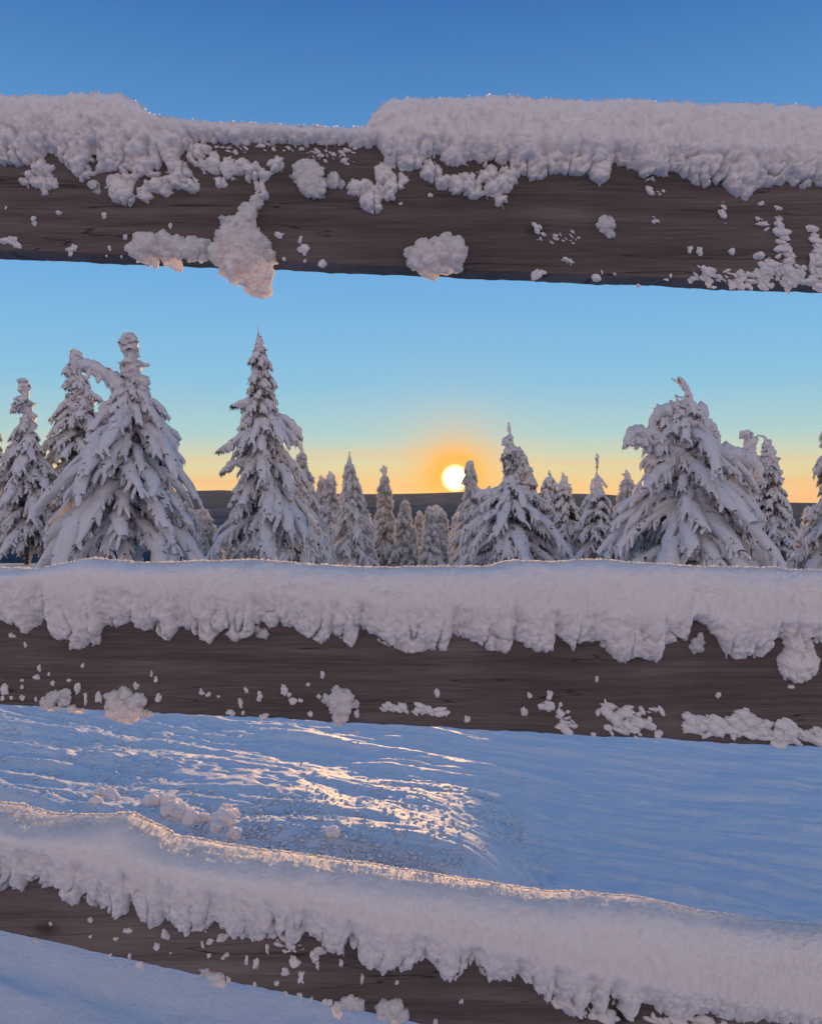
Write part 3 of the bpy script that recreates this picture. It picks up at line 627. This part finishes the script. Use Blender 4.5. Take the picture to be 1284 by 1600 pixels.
for key in CL:
    for i, c in enumerate(sorted(CL[key])):
        rc = random.Random(i*7+len(key)+int(c[0])); m_ = 2 if max(c[2], c[3]) < 5 else 4
        parts = [(c[0], c[1], c[2]*.8, c[3]*.8)+tuple(c[4:])]+[(c[0]+rc.uniform(-.6, .6)*c[2], c[1]+rc.uniform(-.6, .6)*c[3], c[2]*rc.uniform(.35, .65), c[3]*rc.uniform(.35, .65), rc.uniform(-.6, .6)) for _ in range(m_)]
        o = clump(key, parts, sub=3, seed=200+i*3, name='snow_clod', dep=.8)
        shp = 'flat' if c[2] > c[3]*1.2 else ('upright' if c[3] > c[2]*1.4 else 'round')
        tag(o, shp+' '+LB[key]+', '+nth(i+1)+' from the left', 'snow clod', {'top': 'snow clods on the top rail', 'mid': 'snow clods on the middle rail', 'low': 'snow clods on the bottom rail'}[key])

# ------------------------------------------------------------------ loose snow on the ground
def chunkmesh(seed, sub=4):
    V, T = ico(sub); q = V*1.3+seed*3.1
    k = 1+.7*(cauli(q, seed, 3)-.5)+.35*fbm(q*1.6, 3, seed)
    return V*k[:, None]*np.array([1, .85, .8]), T
cm = [chunkmesh(s) for s in (301, 302, 303, 304)]
chunks = [(235,1268,10),(250,1262,9),(262,1268,11),(276,1272,9),(268,1280,13),(285,1283,12),(300,1290,12),(316,1292,9),(355,1284,15),(350,1296,14),(366,1306,9),(338,1300,8),(155,1255,8),(172,1258,11),(150,1270,7),(520,1308,9)]
for i, (px, py, r) in enumerate(sorted(chunks)):
    x, y = gpx(px, py, .07); s = 1.25*r*y/F; z = gz(x, y)+s*.25
    V, T = cm[i % 4]; mb = MB(); mb.add(V*s, T=T); o = mb.build('snow_chunk', M_CLOD); o.location = (x, y, z); o.rotation_euler = (0, 0, i*1.3)
    tag(o, 'rounded snow chunk on the ground behind the bottom rail, '+nth(i+1)+' from the left', 'snow chunk', 'snow chunks heaped behind the bottom rail')
rnd = np.random.RandomState(5); mb = MB(); V0, T0 = ico(1)
def scat(px0, px1, py0, py1, n, smin, smax):
    for k in range(n):
        px = rnd.uniform(px0, px1); py = rnd.uniform(py0, py1)
        if abs((px-(px0+px1)/2)/((px1-px0)/2))**2+abs((py-(py0+py1)/2)/((py1-py0)/2))**2 > 1: continue
        x, y = gpx(px, py); s = smin*(smax/smin)**(rnd.rand()**2.5)
        mb.add(V0*s*(1+.35*rnd.randn(len(V0), 1).clip(-1, 1))*np.array([1.2, 1, .75])+np.array([x, y, gz(x, y)+s*.3]), T=T0)
scat(370, 820, 1215, 1375, 5200, .0022, .011); scat(-60, 280, 1090, 1270, 2200, .003, .010); scat(300, 760, 1100, 1215, 260, .003, .009)
scat(100, 420, 1240, 1330, 900, .003, .012); scat(540, 900, 1300, 1400, 700, .002, .008); scat(0, 1284, 1100, 1440, 120, .002, .007)
tag(mb.build('snow_crumbs', M_GRND), 'fine crumbs of snow scattered over the churned ground', 'snow crumbs', kind='stuff')

# ------------------------------------------------------------------ trees
def crown_meshes(spec, s, basez, Y):
    """local mesh data in metres about the tree's base point"""
    rs = np.random.RandomState(spec['seed'])
    spine = spec['spine']; prof = spec['prof']
    x_b = spine[-1][0]; py_b = HY+F*(EYE-basez)/Y
    sy = [p[1] for p in spine]+[py_b]; sx = [p[0] for p in spine]+[x_b]
    cx = lambda py: np.interp(py, sy, sx)
    pl = lambda py: np.interp(py, [p[0] for p in prof], [p[1] for p in prof])
    prr = lambda py: np.interp(py, [p[0] for p in prof], [p[2] for p in prof])
    top = prof[0][0]; bot = py_b
    fat = spec.get('fat', 1.0); dens = spec.get('dens', 1.0)
    # branch tip rows
    lev = []; py = top; far = Y > 19
    if far: fat *= 1.25
    while py < bot-4:
        Rm = (pl(py)+prr(py))/2
        n = int(round((5+Rm/12)*dens)); n = min(n, 13)
        lev += [py]*n
        py += max(7.5, min(5+.27*Rm, 28))*rs.uniform(.8, 1.25)
    lev = np.array(lev)+rs.uniform(-1, 1, len(lev))*np.clip(.10*(np.interp(lev, [p[0] for p in prof], [p[1]+p[2] for p in prof])/2), 2, 9); B = len(lev)
    phi = rs.uniform(0, 2*np.pi, B)
    gold = (np.arange(B)*2.399) % (2*np.pi); phi = gold+rs.uniform(-.5, .5, B)
    side = np.cos(phi)
    Rr = (pl(lev)*(1-side)/2+prr(lev)*(1+side)/2)
    Rr = Rr*np.where(rs.rand(B) < .3, rs.uniform(.4, .75, B), rs.uniform(.78, 1.14, B)); 
    dr = Rr*rs.uniform(.35, .75, B)*spec.get('droop', 1.0)+3
    py0 = lev-dr; 
    K = 9; t = np.linspace(0, 1, K)[None, :]
    rad = Rr[:, None]*t**.85
    bend = rs.uniform(1.2, 2.1, B)[:, None]
    pz = py0[:, None]+dr[:, None]*t**bend
    wig = rs.uniform(-.25, .25, B)[:, None]*t*t
    ph = phi[:, None]+wig
    pathx = cx(py0)[:, None]+rad*np.cos(ph); pathy = -rad*np.sin(ph)
    def tom(px, d, py): return P3((px-x_b)*s, d*s, (py_b-py)*s)
    path = tom(pathx, pathy, pz)
    wid = fat*((.7 if far else 1.5)+.050*Rr+1.3*rs.rand(B)); 
    taper = np.sin(np.clip(.25+.62*t, 0, 1)*np.pi*.93)**.6
    taper[:, -1] = .55
    side_r = wid[:, None]*taper*1.15*s; vert_r = wid[:, None]*taper*.8*s
    snow = MB(); frost = MB(); need = MB()
    V, Q = tubes(path+np.array([0, 0, 1])*vert_r[..., None]*.5, side_r*1.05, vert_r, 8, .9, 1/(s*7.), spec['seed']); snow.add(V, Q)
    # hanging side twigs
    FN = spec.get('fing', 15)
    sel = np.repeat(np.arange(B), FN); nF = len(sel)
    tt = rs.uniform(.15, 1.0, nF); ki = np.clip((tt*(K-1)).astype(int), 0, K-2); fr = tt*(K-1)-ki
    st = path[sel, ki]*(1-fr)[:, None]+path[sel, ki+1]*fr[:, None]
    sgn = rs.choice([-1, 1], nF)
    ang = phi[sel]+sgn*rs.uniform(.5, 1.3, nF)
    ln = np.minimum(Rr[sel]*(.16+.20*rs.rand(nF)), 22)*(1.15-.4*tt)+4.0
    hd = np.stack([np.cos(ang), -np.sin(ang), 0*ang], -1)
    K2 = 5; t2 = np.linspace(0, 1, K2)[None, :, None]
    hl = (ln*rs.uniform(.35, .8, nF))[:, None, None]; vl = (ln*rs.uniform(.45, 1.0, nF))[:, None, None]
    fp = st[:, None, :]+s*(hd[:, None, :]*hl*t2**.8+np.array([0, 0, -1.])*vl*t2**1.7)
    fw = fat*((.45 if far else .75)+.014*Rr[sel]+.9*rs.rand(nF)**2)
    tp = np.array([.8, 1.15, 1.15, 1.0, .55])[None, :]
    V, Q = tubes(fp+np.array([0, 0, 1.])*.4*s*fw[:, None, None], fw[:, None]*tp*s, fw[:, None]*tp*s*.85, 6, .8, 1/(s*4.), spec['seed']+1)
    snow.add(V, Q)
    # needle fringe under twigs and limbs
    NB = spec.get('need', 5)
    def blades(paths, n, l0, l1, wpx):
        b = len(paths); kk = paths.shape[1]
        se = np.repeat(np.arange(b), n); u = rs.uniform(.05, 1, len(se))*(kk-1); k0 = np.clip(u.astype(int), 0, kk-2); f = (u-k0)[:, None]
        p0 = paths[se, k0]*(1-f)+paths[se, k0+1]*f
        p0 = p0+rs.normal(0, .8*s, p0.shape)
        d = rs.normal(0, .42, p0.shape); d[:, 2] = -1; d /= np.linalg.norm(d, axis=1, keepdims=True)
        a = rs.uniform(0, np.pi, len(se)); w = np.stack([np.cos(a), np.sin(a), 0*a], -1)*(wpx*s*rs.uniform(.6, 1.3, len(se)))[:, None]
        l = (s*rs.uniform(l0, l1, len(se)))[:, None]
        V = np.stack([p0-w, p0+w, p0+d*l], 1).reshape(-1, 3)
        T = np.arange(len(se)*3).reshape(-1, 3); need.add(V, T=T)
    blades(fp, NB, 3, 8.5, .8)
    blades(path, NB*3, 4, 11, 1.1)
    def slivers(paths, n, l0, l1, wpx):
        b = len(paths); kk = paths.shape[1]; se = np.repeat(np.arange(b), n); u = rs.uniform(0, 1, len(se))*(kk-1); k0 = np.clip(u.astype(int), 0, kk-2); f = (u-k0)[:, None]
        p0 = paths[se, k0]*(1-f)+paths[se, k0+1]*f+rs.normal(0, .8*s, (len(se), 3))
        d = rs.normal(0, 1, p0.shape); d[:, 2] -= .4; d /= np.linalg.norm(d, axis=1, keepdims=True)
        a = rs.uniform(0, np.pi, len(se)); w = np.stack([np.cos(a), np.sin(a), rs.normal(0, .4, len(se))], -1)*(wpx*s*rs.uniform(.6, 1.3, len(se)))[:, None]
        l = (s*rs.uniform(l0, l1, len(se)))[:, None]
        snow.add(np.stack([p0-w, p0+w, p0+d*l], 1).reshape(-1, 3), T=np.arange(len(se)*3).reshape(-1, 3))
    slivers(fp, 14 if far else 7, 2.0, 5.5, .8)
    slivers(path, 30 if far else 14, 2.0, 6.0, .9)
    # inner dark growth close to the trunk
    inner = path.copy(); c0 = inner[:, :1]; inner = c0+(inner-c0)*.72; inner[..., 2] -= 5*s
    blades(inner, 20, 7, 18, 1.8)
    # leader: a lumpy column of snow
    lead = spec.get('lead')
    if lead:
        lp = np.array([[l[1], l[0]] for l in lead], float); rr = np.array([l[2] for l in lead], float)
        m = max(10, int(np.ptp(lp[:, 1])/2.2)); u = np.linspace(0, 1, m); uu = np.linspace(0, 1, len(lp))
        X_ = np.interp(u, uu, lp[:, 0]); Y_ = np.interp(u, uu, lp[:, 1]); R2 = np.interp(u, uu, rr)
        R2 = R2*(1+.22*fbm(P3(u*m*.22, spec['seed']*3.3, 0), 2, 5)); 
        if R2[0] > 2: R2[0] *= .35
        pp = tom(X_, 0*X_, Y_)[None]
        V, Q = tubes(pp+rs.normal(0, .5*s, pp.shape), R2[None]*s, R2[None]*s, 12, 1.0, 1/(s*6.), spec['seed']+3); snow.add(V, Q)
        blades(pp, int(m*2.0), 3, 7, 1.1)
    for arm in spec.get('arms', []):
        pts = np.array([[a[0], a[1]] for a in arm], float); ra = np.array([a[2] for a in arm], float); dp = arm[0][3] if len(arm[0]) > 3 else 0
        m = max(14, int(len(arm)*6)); u = np.linspace(0, 1, m); uu = np.linspace(0, 1, len(pts))
        def sm(v):
            r = np.interp(u, uu, v)
            for _ in range(2): r[1:-1] = (r[:-2]+r[1:-1]*2+r[2:])/4
            return r
        X_, Y_, R2 = sm(pts[:, 0]), sm(pts[:, 1]), sm(ra)*(1+.12*rs.randn(m)); R2[-1] *= .3
        pp = tom(X_, np.full(m, dp)*u, Y_)[None]
        V, Q = tubes(pp, R2[None]*s, R2[None]*s*.9, 12, .5, 1/(s*9.), spec['seed']+4); snow.add(V, Q)
        if ra.max() > 4:
            # snow laden twigs hanging from the arm
            nf = int(m*2.2); k0 = rs.randint(0, m-1, nf); st = pp[0, k0]; sd_ = rs.uniform(-1, 1, (nf, 1))
            l = (R2[k0]*rs.uniform(.9, 1.9, nf))[:, None, None]*s
            dirn = np.concatenate([sd_*.35, rs.uniform(-.6, .6, (nf, 1)), -np.ones((nf, 1))], 1)[:, None, :]
            f2 = st[:, None, :]+dirn*l*t2
            w2 = (1.6+R2[k0]*.2)[:, None]
            V, Q = tubes(f2, w2*tp*s, w2*tp*s, 6, .5, 1/(s*4.), 9); snow.add(V, Q)
            blades(f2, 4, 3, 8, 1.0)
            blades(pp, m*3, 5, 13, 1.3)
    # trunk
    tz = np.linspace(top-4, py_b+10, 14); tr_ = np.interp(tz, [top, py_b], [1.2, max(3, .015*(py_b-top))])
    pt = tom(cx(tz), 0*tz, tz)[None]
    tv = tubes(pt, tr_[None]*s, tr_[None]*s, 9, .1, 5, 1)
    return snow, need, tv
def tree(spec):
    Y = spec['Y']; s = Y/F; x = (spec['spine'][-1][0]-CX)*s; bz = float(gbase(np.array(x), np.array(float(Y))))
    root = empty(spec.get('name', 'snowy_spruce'), (x, Y, bz))
    tag(root, spec['label'], 'tree', spec.get('group', 'snow laden spruces behind the fence'))
    snow, need, tv = crown_meshes(spec, s, bz, Y)
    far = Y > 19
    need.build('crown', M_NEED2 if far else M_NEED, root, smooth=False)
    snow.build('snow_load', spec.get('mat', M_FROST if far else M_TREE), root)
    newmesh('trunk', tv[0], tv[1], M_BARK, root)
    return root
TREES = [
 dict(label='broad spruce at left with a thick column top and an arm arching left', Y=12, seed=1, fat=1.35, droop=1.15,
      spine=[(203,520),(208,600),(205,700),(200,880)], prof=[(600,14,16),(630,30,30),(660,52,58),(700,82,78),(750,105,92),(800,125,92),(850,140,98),(905,155,112)],
      lead=[(521,198,9),(535,200,14),(548,202,11),(555,205,12),(575,208,17),(600,212,17),(612,210,14),(640,206,11)],
      arms=[[(205,622,9,-6),(188,600,13),(172,586,12),(152,574,11),(130,569,9),(112,575,7),(101,583,3)],[(215,572,4),(235,570,3)],[(208,640,12,-10),(165,640,12),(168,655,9)],[(208,640,11,-4),(240,652,12),(262,680,10),(272,700,5)]]),
 dict(label='leaning spruce with a hooded tip left of the broad spruce', Y=15.5, seed=2, fat=1.25,
      spine=[(120,548),(124,600),(122,680),(115,880)], prof=[(600,10,14),(630,16,22),(660,40,28),(700,45,45),(760,50,60),(905,75,70)],
      lead=[(547,121,6),(556,120,9),(566,118,8),(580,119,4),(592,120,12),(605,122,8),(620,127,18),(640,122,14)],
      arms=[[(120,594,8,-3),(106,598,7),(102,600,3)],[(120,600,5),(140,612,4),(160,625,3)],[(122,580,4),(100,578,3)]]),
 dict(label='slim bumpy topped spruce near the left edge', Y=15, seed=3, fat=1.25,
      spine=[(38,592),(42,650),(45,720),(42,880)], prof=[(665,12,14),(700,34,20),(740,40,45),(800,50,55),(905,66,70)],
      lead=[(591,38,7),(605,38,10),(618,40,7),(632,36,14),(645,45,9),(662,44,12),(680,44,14)], arms=[[(40,632,6),(24,634,6),(20,637,3)]]),
 dict(label='spruce cut off by the left edge of the view', Y=16, seed=4, fat=1.2,
      spine=[(-22,650),(-20,880)], prof=[(680,14,20),(740,30,26),(800,40,34),(905,60,52)], lead=[(650,-22,6),(690,-21,10)]),
 dict(label='tall tiered spruce left of centre with a bare twig tip', Y=17, seed=5, fat=1.2, droop=1.05, fing=16,
      spine=[(405,520),(407,600),(412,700),(420,880)], prof=[(548,6,6),(572,22,18),(582,10,10),(608,24,26),(625,14,24),(640,38,22),(655,28,30),(690,40,62),(705,62,38),(735,56,55),(760,45,62),(800,62,75),(840,78,90),(880,85,106),(905,92,112)],
      lead=[(510,402,.8),(526,404,1.4),(532,406,5),(545,405,8),(556,406,6),(566,406,10),(584,408,9),(610,408,10),(640,409,10)],
      arms=[[(408,625,6),(385,628,7),(368,632,3),(362,633,1.5)],[(405,680,7),(370,690,7),(348,700,3),(339,705,1.5)],[(408,675,8,-6),(445,652,8),(466,672,7),(472,684,2)],[(408,715,7),(365,722,6),(343,740,2)]]),
 dict(label='narrow spruce tucked behind the right flank of the tiered spruce', Y=26, seed=6, fat=1.05,
      spine=[(470,690),(474,880)], prof=[(715,6,6),(735,12,12),(770,22,22),(830,35,40),(905,50,55)], lead=[(688,470,1.5),(705,471,3),(722,472,6),(738,472,8)]),
 dict(label='short spruce with a thin forked tip, third right of the tiered one', Y=42, seed=7, fat=.9,
      spine=[(503,742),(505,880)], prof=[(755,4,4),(775,10,10),(820,18,18),(905,28,28)], lead=[(742,502,2),(752,503,5),(765,503,4)]),
 dict(label='spruce with a knobbly tip beside the forked one', Y=40, seed=8, fat=.95,
      spine=[(516,738),(518,880)], prof=[(755,7,7),(780,12,12),(820,18,20),(905,30,30)], lead=[(737,515,1.2),(743,516,5),(756,517,6),(770,517,7)]),
 dict(label='pointed spruce with a spike tip left of the setting sun', Y=36, seed=9, fat=.95,
      spine=[(546,708),(548,760),(552,880)], prof=[(730,5,5),(752,9,12),(765,18,17),(790,14,22),(830,26,36),(905,45,52)], lead=[(706,546,1.5),(722,546,3),(730,546,6),(745,547,7),(762,547,6)]),
 dict(label='slender hazy spruce with a capped tip nearest left of the sun', Y=46, seed=10, fat=.8,
      spine=[(600,727),(602,880)], prof=[(750,4,4),(765,8,8),(790,10,11),(840,18,18),(905,28,28)], lead=[(726,600,1.5),(733,600,5),(743,601,4),(750,600,6),(770,602,7)], arms=[[(600,731,1.5),(606,731,1)]]),
 dict(label='low pale spruce below and left of the sun', Y=44, seed=11, fat=.9, mat=M_FROST,
      spine=[(632,786),(632,880)], prof=[(790,4,4),(830,14,14),(905,26,26)], lead=[(785,632,2),(800,632,4)]),
 dict(label='pale little spruce under the sun, left one of a pair', Y=40, seed=12, fat=.85, mat=M_FROST,
      spine=[(672,796),(670,880)], prof=[(800,4,4),(840,10,12),(905,22,22)], lead=[(795,672,2),(810,672,4)]),
 dict(label='pale little spruce under the sun, right one of a pair', Y=42, seed=13, fat=.85, mat=M_FROST,
      spine=[(690,800),(692,880)], prof=[(805,4,4),(840,9,11),(905,18,18)], lead=[(799,690,2),(815,690,4)]),
 dict(label='glowing spruce standing close right of the sun disc', Y=30, seed=14, fat=1.0,
      spine=[(733,722),(737,780),(742,880)], prof=[(735,8,6),(750,9,11),(770,12,15),(800,24,20),(905,44,34)], lead=[(720,733,4),(730,734,7),(748,736,6),(765,738,8)]),
 dict(label='tall twin tipped spruce right of the sun, left and taller tip', Y=15, seed=15, fat=1.15, dens=1.05,
      spine=[(795,662),(797,730),(800,880)], prof=[(700,6,6),(716,14,14),(735,8,10),(760,14,14),(772,22,20),(795,52,45),(840,75,70),(905,92,95)],
      lead=[(661,795,1.6),(680,796,3),(686,795,8),(697,797,7),(710,800,12),(725,796,8),(740,797,9),(760,795,12),(775,795,8)],
      arms=[[(800,790,9),(770,770,9),(752,770,7),(740,778,4)]]),
 dict(label='spruce with a tapered tip leaning against the taller twin', Y=15.8, seed=16, fat=1.15,
      spine=[(812,698),(818,740),(828,880)], prof=[(715,8,8),(745,13,14),(768,15,18),(800,30,40),(850,40,60),(905,60,75)],
      lead=[(697,811,1.6),(710,812,4),(718,815,11),(735,818,12),(750,820,13),(768,820,15)]),
 dict(label='small spruce with a crooked wire thin tip right of the twins', Y=19, seed=17, fat=1.05,
      spine=[(857,738),(860,880)], prof=[(755,8,8),(775,12,12),(800,18,18),(905,40,38)], lead=[(734,857,1.2),(748,860,2.5),(757,859,7),(770,857,8)], arms=[[(857,751,1.5),(849,750,1)],[(860,762,2),(869,762,1)]]),
 dict(label='small spruce whose tip splays into stubby twigs', Y=18, seed=18, fat=1.1,
      spine=[(881,742),(884,880)], prof=[(765,7,7),(780,14,14),(810,26,26),(905,46,46)], lead=[(738,879,2),(750,881,4),(760,882,8),(772,882,7)], arms=[[(881,756,2),(886,744,1.5)],[(881,758,2),(892,757,1.5)],[(881,762,2),(873,760,1.5)],[(882,766,2),(894,767,1.5)]]),
 dict(label='spruce with one long bare pole of a tip', Y=17, seed=19, fat=1.15,
      spine=[(933,710),(934,760),(933,880)], prof=[(768,6,6),(778,22,12),(800,26,24),(840,34,36),(905,50,50)], lead=[(708,933,2),(725,933,2),(742,932,1.8),(750,933,4),(765,933,7),(778,933,9)], arms=[[(933,745,3,-2),(925,752,3),(922,768,2)],[(934,745,3),(943,755,2.5),(948,762,2)]]),
 dict(label='distant narrow spruce just left of the big right spruce', Y=22, seed=20, fat=1.0,
      spine=[(979,736),(978,880)], prof=[(758,9,9),(780,14,12),(905,36,30)], lead=[(734,979,1.5),(742,980,5),(752,980,5),(765,978,9)], arms=[[(979,741,2),(970,741,1.5)],[(979,758,3),(966,760,1.5)]]),
 dict(label='massive rounded spruce at right with a drooping arm and forked tip', Y=12, seed=21, fat=1.3, droop=1.0, fing=15,
      spine=[(1073,600),(1072,660),(1070,760),(1068,880)], prof=[(650,34,26),(680,48,32),(710,60,50),(735,58,95),(770,82,110),(810,98,120),(850,112,128),(905,128,145)],
      lead=[(634,1073,8),(645,1072,18),(660,1070,24),(680,1070,26),(700,1070,18)],
      arms=[[(1075,634,6),(1075,620,6),(1073,608,5),(1064,594,4),(1060,588,2)],[(1069,606,3),(1058,597,2.5),(1048,591,2)],[(1072,620,1.5),(1060,621,1.5),(1056,618,3),(1057,626,2.5)],[(1076,628,4),(1083,627,2)],
            [(1070,712,16,-8),(1040,694,18),(1012,678,15),(992,674,13),(978,684,8),(973,698,3)],[(1072,650,16,-4),(1050,640,19),(1030,646,12),(1018,656,8),(1012,664,3)],[(1076,650,16,-3),(1092,645,14),(1098,665,12),(1098,680,6)],
            [(1096,655,2),(1110,664,7),(1116,680,8),(1122,694,4)],[(1075,705,18,-12),(1110,705,19),(1145,712,17),(1172,722,15),(1182,745,8)],[(1080,740,16,-48),(1082,770,22),(1085,795,17),(1083,812,6)]]),
 dict(label='spruce with a hooked knob of a tip behind the massive one', Y=17, seed=22, fat=1.15,
      spine=[(1168,674),(1172,880)], prof=[(715,9,9),(740,16,18),(790,30,40),(905,55,60)], lead=[(672,1166,6),(680,1164,9),(692,1170,9),(705,1173,8),(718,1172,12),(735,1173,12)]),
 dict(label='slim spruce whose wispy tip bends left at far right', Y=16, seed=23, fat=1.15,
      spine=[(1197,682),(1202,740),(1208,880)], prof=[(720,13,12),(745,18,18),(790,26,30),(840,40,42),(905,60,60)], lead=[(690,1197,5),(700,1199,8),(715,1202,11),(730,1203,13),(750,1204,14)], arms=[[(1198,690,3),(1193,682,2.5),(1184,680,2),(1180,683,1.5)]]),
 dict(label='spruce reaching in from the right edge with spread lower limbs', Y=13, seed=24, fat=1.35,
      spine=[(1303,640),(1305,880)], prof=[(680,16,20),(720,22,30),(790,36,45),(840,50,60),(905,78,75)], lead=[(640,1303,6),(670,1304,12),(700,1304,16)], arms=[[(1303,800,10),(1275,795,9),(1256,812,3)],[(1303,835,10),(1270,850,9),(1240,872,5)]]),
 dict(label='low bristly frosted tree right of the broad left spruce', Y=20, seed=25, fat=.9, mat=M_FROST,
      spine=[(292,782),(292,880)], prof=[(792,6,8),(820,14,18),(905,36,34)], lead=[(780,292,2),(795,292,4)]),
 dict(label='little frosted tree between the broad and the tiered spruce', Y=21, seed=26, fat=.9, mat=M_FROST,
      spine=[(323,806),(324,880)], prof=[(815,5,5),(850,14,14),(905,26,26)], lead=[(804,323,2),(818,323,4)]),
]
for sp in TREES: tree(sp)
# a ragged row of small spruces farther down the slope, low behind the named ones
def copy_tree(o):
    c = o.copy(); COL.objects.link(c)
    for ch in list(o.children):
        d = ch.copy(); COL.objects.link(d); d.parent = c
    return c
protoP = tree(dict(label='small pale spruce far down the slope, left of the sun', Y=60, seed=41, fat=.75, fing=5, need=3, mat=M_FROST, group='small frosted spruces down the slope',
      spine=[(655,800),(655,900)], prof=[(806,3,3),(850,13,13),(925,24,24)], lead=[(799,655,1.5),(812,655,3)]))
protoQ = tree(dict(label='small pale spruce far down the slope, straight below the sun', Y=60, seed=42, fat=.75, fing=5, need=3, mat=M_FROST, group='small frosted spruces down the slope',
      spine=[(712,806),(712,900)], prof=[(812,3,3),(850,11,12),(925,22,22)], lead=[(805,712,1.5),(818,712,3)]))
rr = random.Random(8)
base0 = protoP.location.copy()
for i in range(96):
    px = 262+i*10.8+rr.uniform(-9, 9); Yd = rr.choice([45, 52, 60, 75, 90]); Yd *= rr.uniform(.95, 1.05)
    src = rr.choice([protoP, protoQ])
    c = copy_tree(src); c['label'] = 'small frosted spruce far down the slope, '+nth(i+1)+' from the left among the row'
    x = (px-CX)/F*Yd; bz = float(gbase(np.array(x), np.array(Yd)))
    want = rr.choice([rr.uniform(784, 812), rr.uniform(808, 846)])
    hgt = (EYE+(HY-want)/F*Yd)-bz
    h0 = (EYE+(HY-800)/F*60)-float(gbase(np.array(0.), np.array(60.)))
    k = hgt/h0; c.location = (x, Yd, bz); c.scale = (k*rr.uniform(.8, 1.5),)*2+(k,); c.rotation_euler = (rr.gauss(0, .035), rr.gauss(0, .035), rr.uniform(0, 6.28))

# ------------------------------------------------------------------ air
hv = np.array([[x, y, z] for z in (-165, 62) for (x, y) in ((-5500, -400), (5500, -400), (5500, 9200), (-5500, 9200))], float)
hm, t_, o_ = mat('cold_haze'); pv = t_.nodes.new('ShaderNodeVolumePrincipled')
pv.inputs['Color'].default_value = (.80, .90, 1, 1); pv.inputs['Density'].default_value = 1.1e-5; pv.inputs['Anisotropy'].default_value = .5
t_.links.new(pv.outputs[0], o_.inputs['Volume'])
tag(newmesh('haze', hv, np.array([[3, 2, 1, 0], [4, 5, 6, 7], [0, 1, 5, 4], [1, 2, 6, 5], [2, 3, 7, 6], [3, 0, 4, 7]]), hm, smooth=False), 'thin cold evening haze over the valley', None, None, 'stuff')
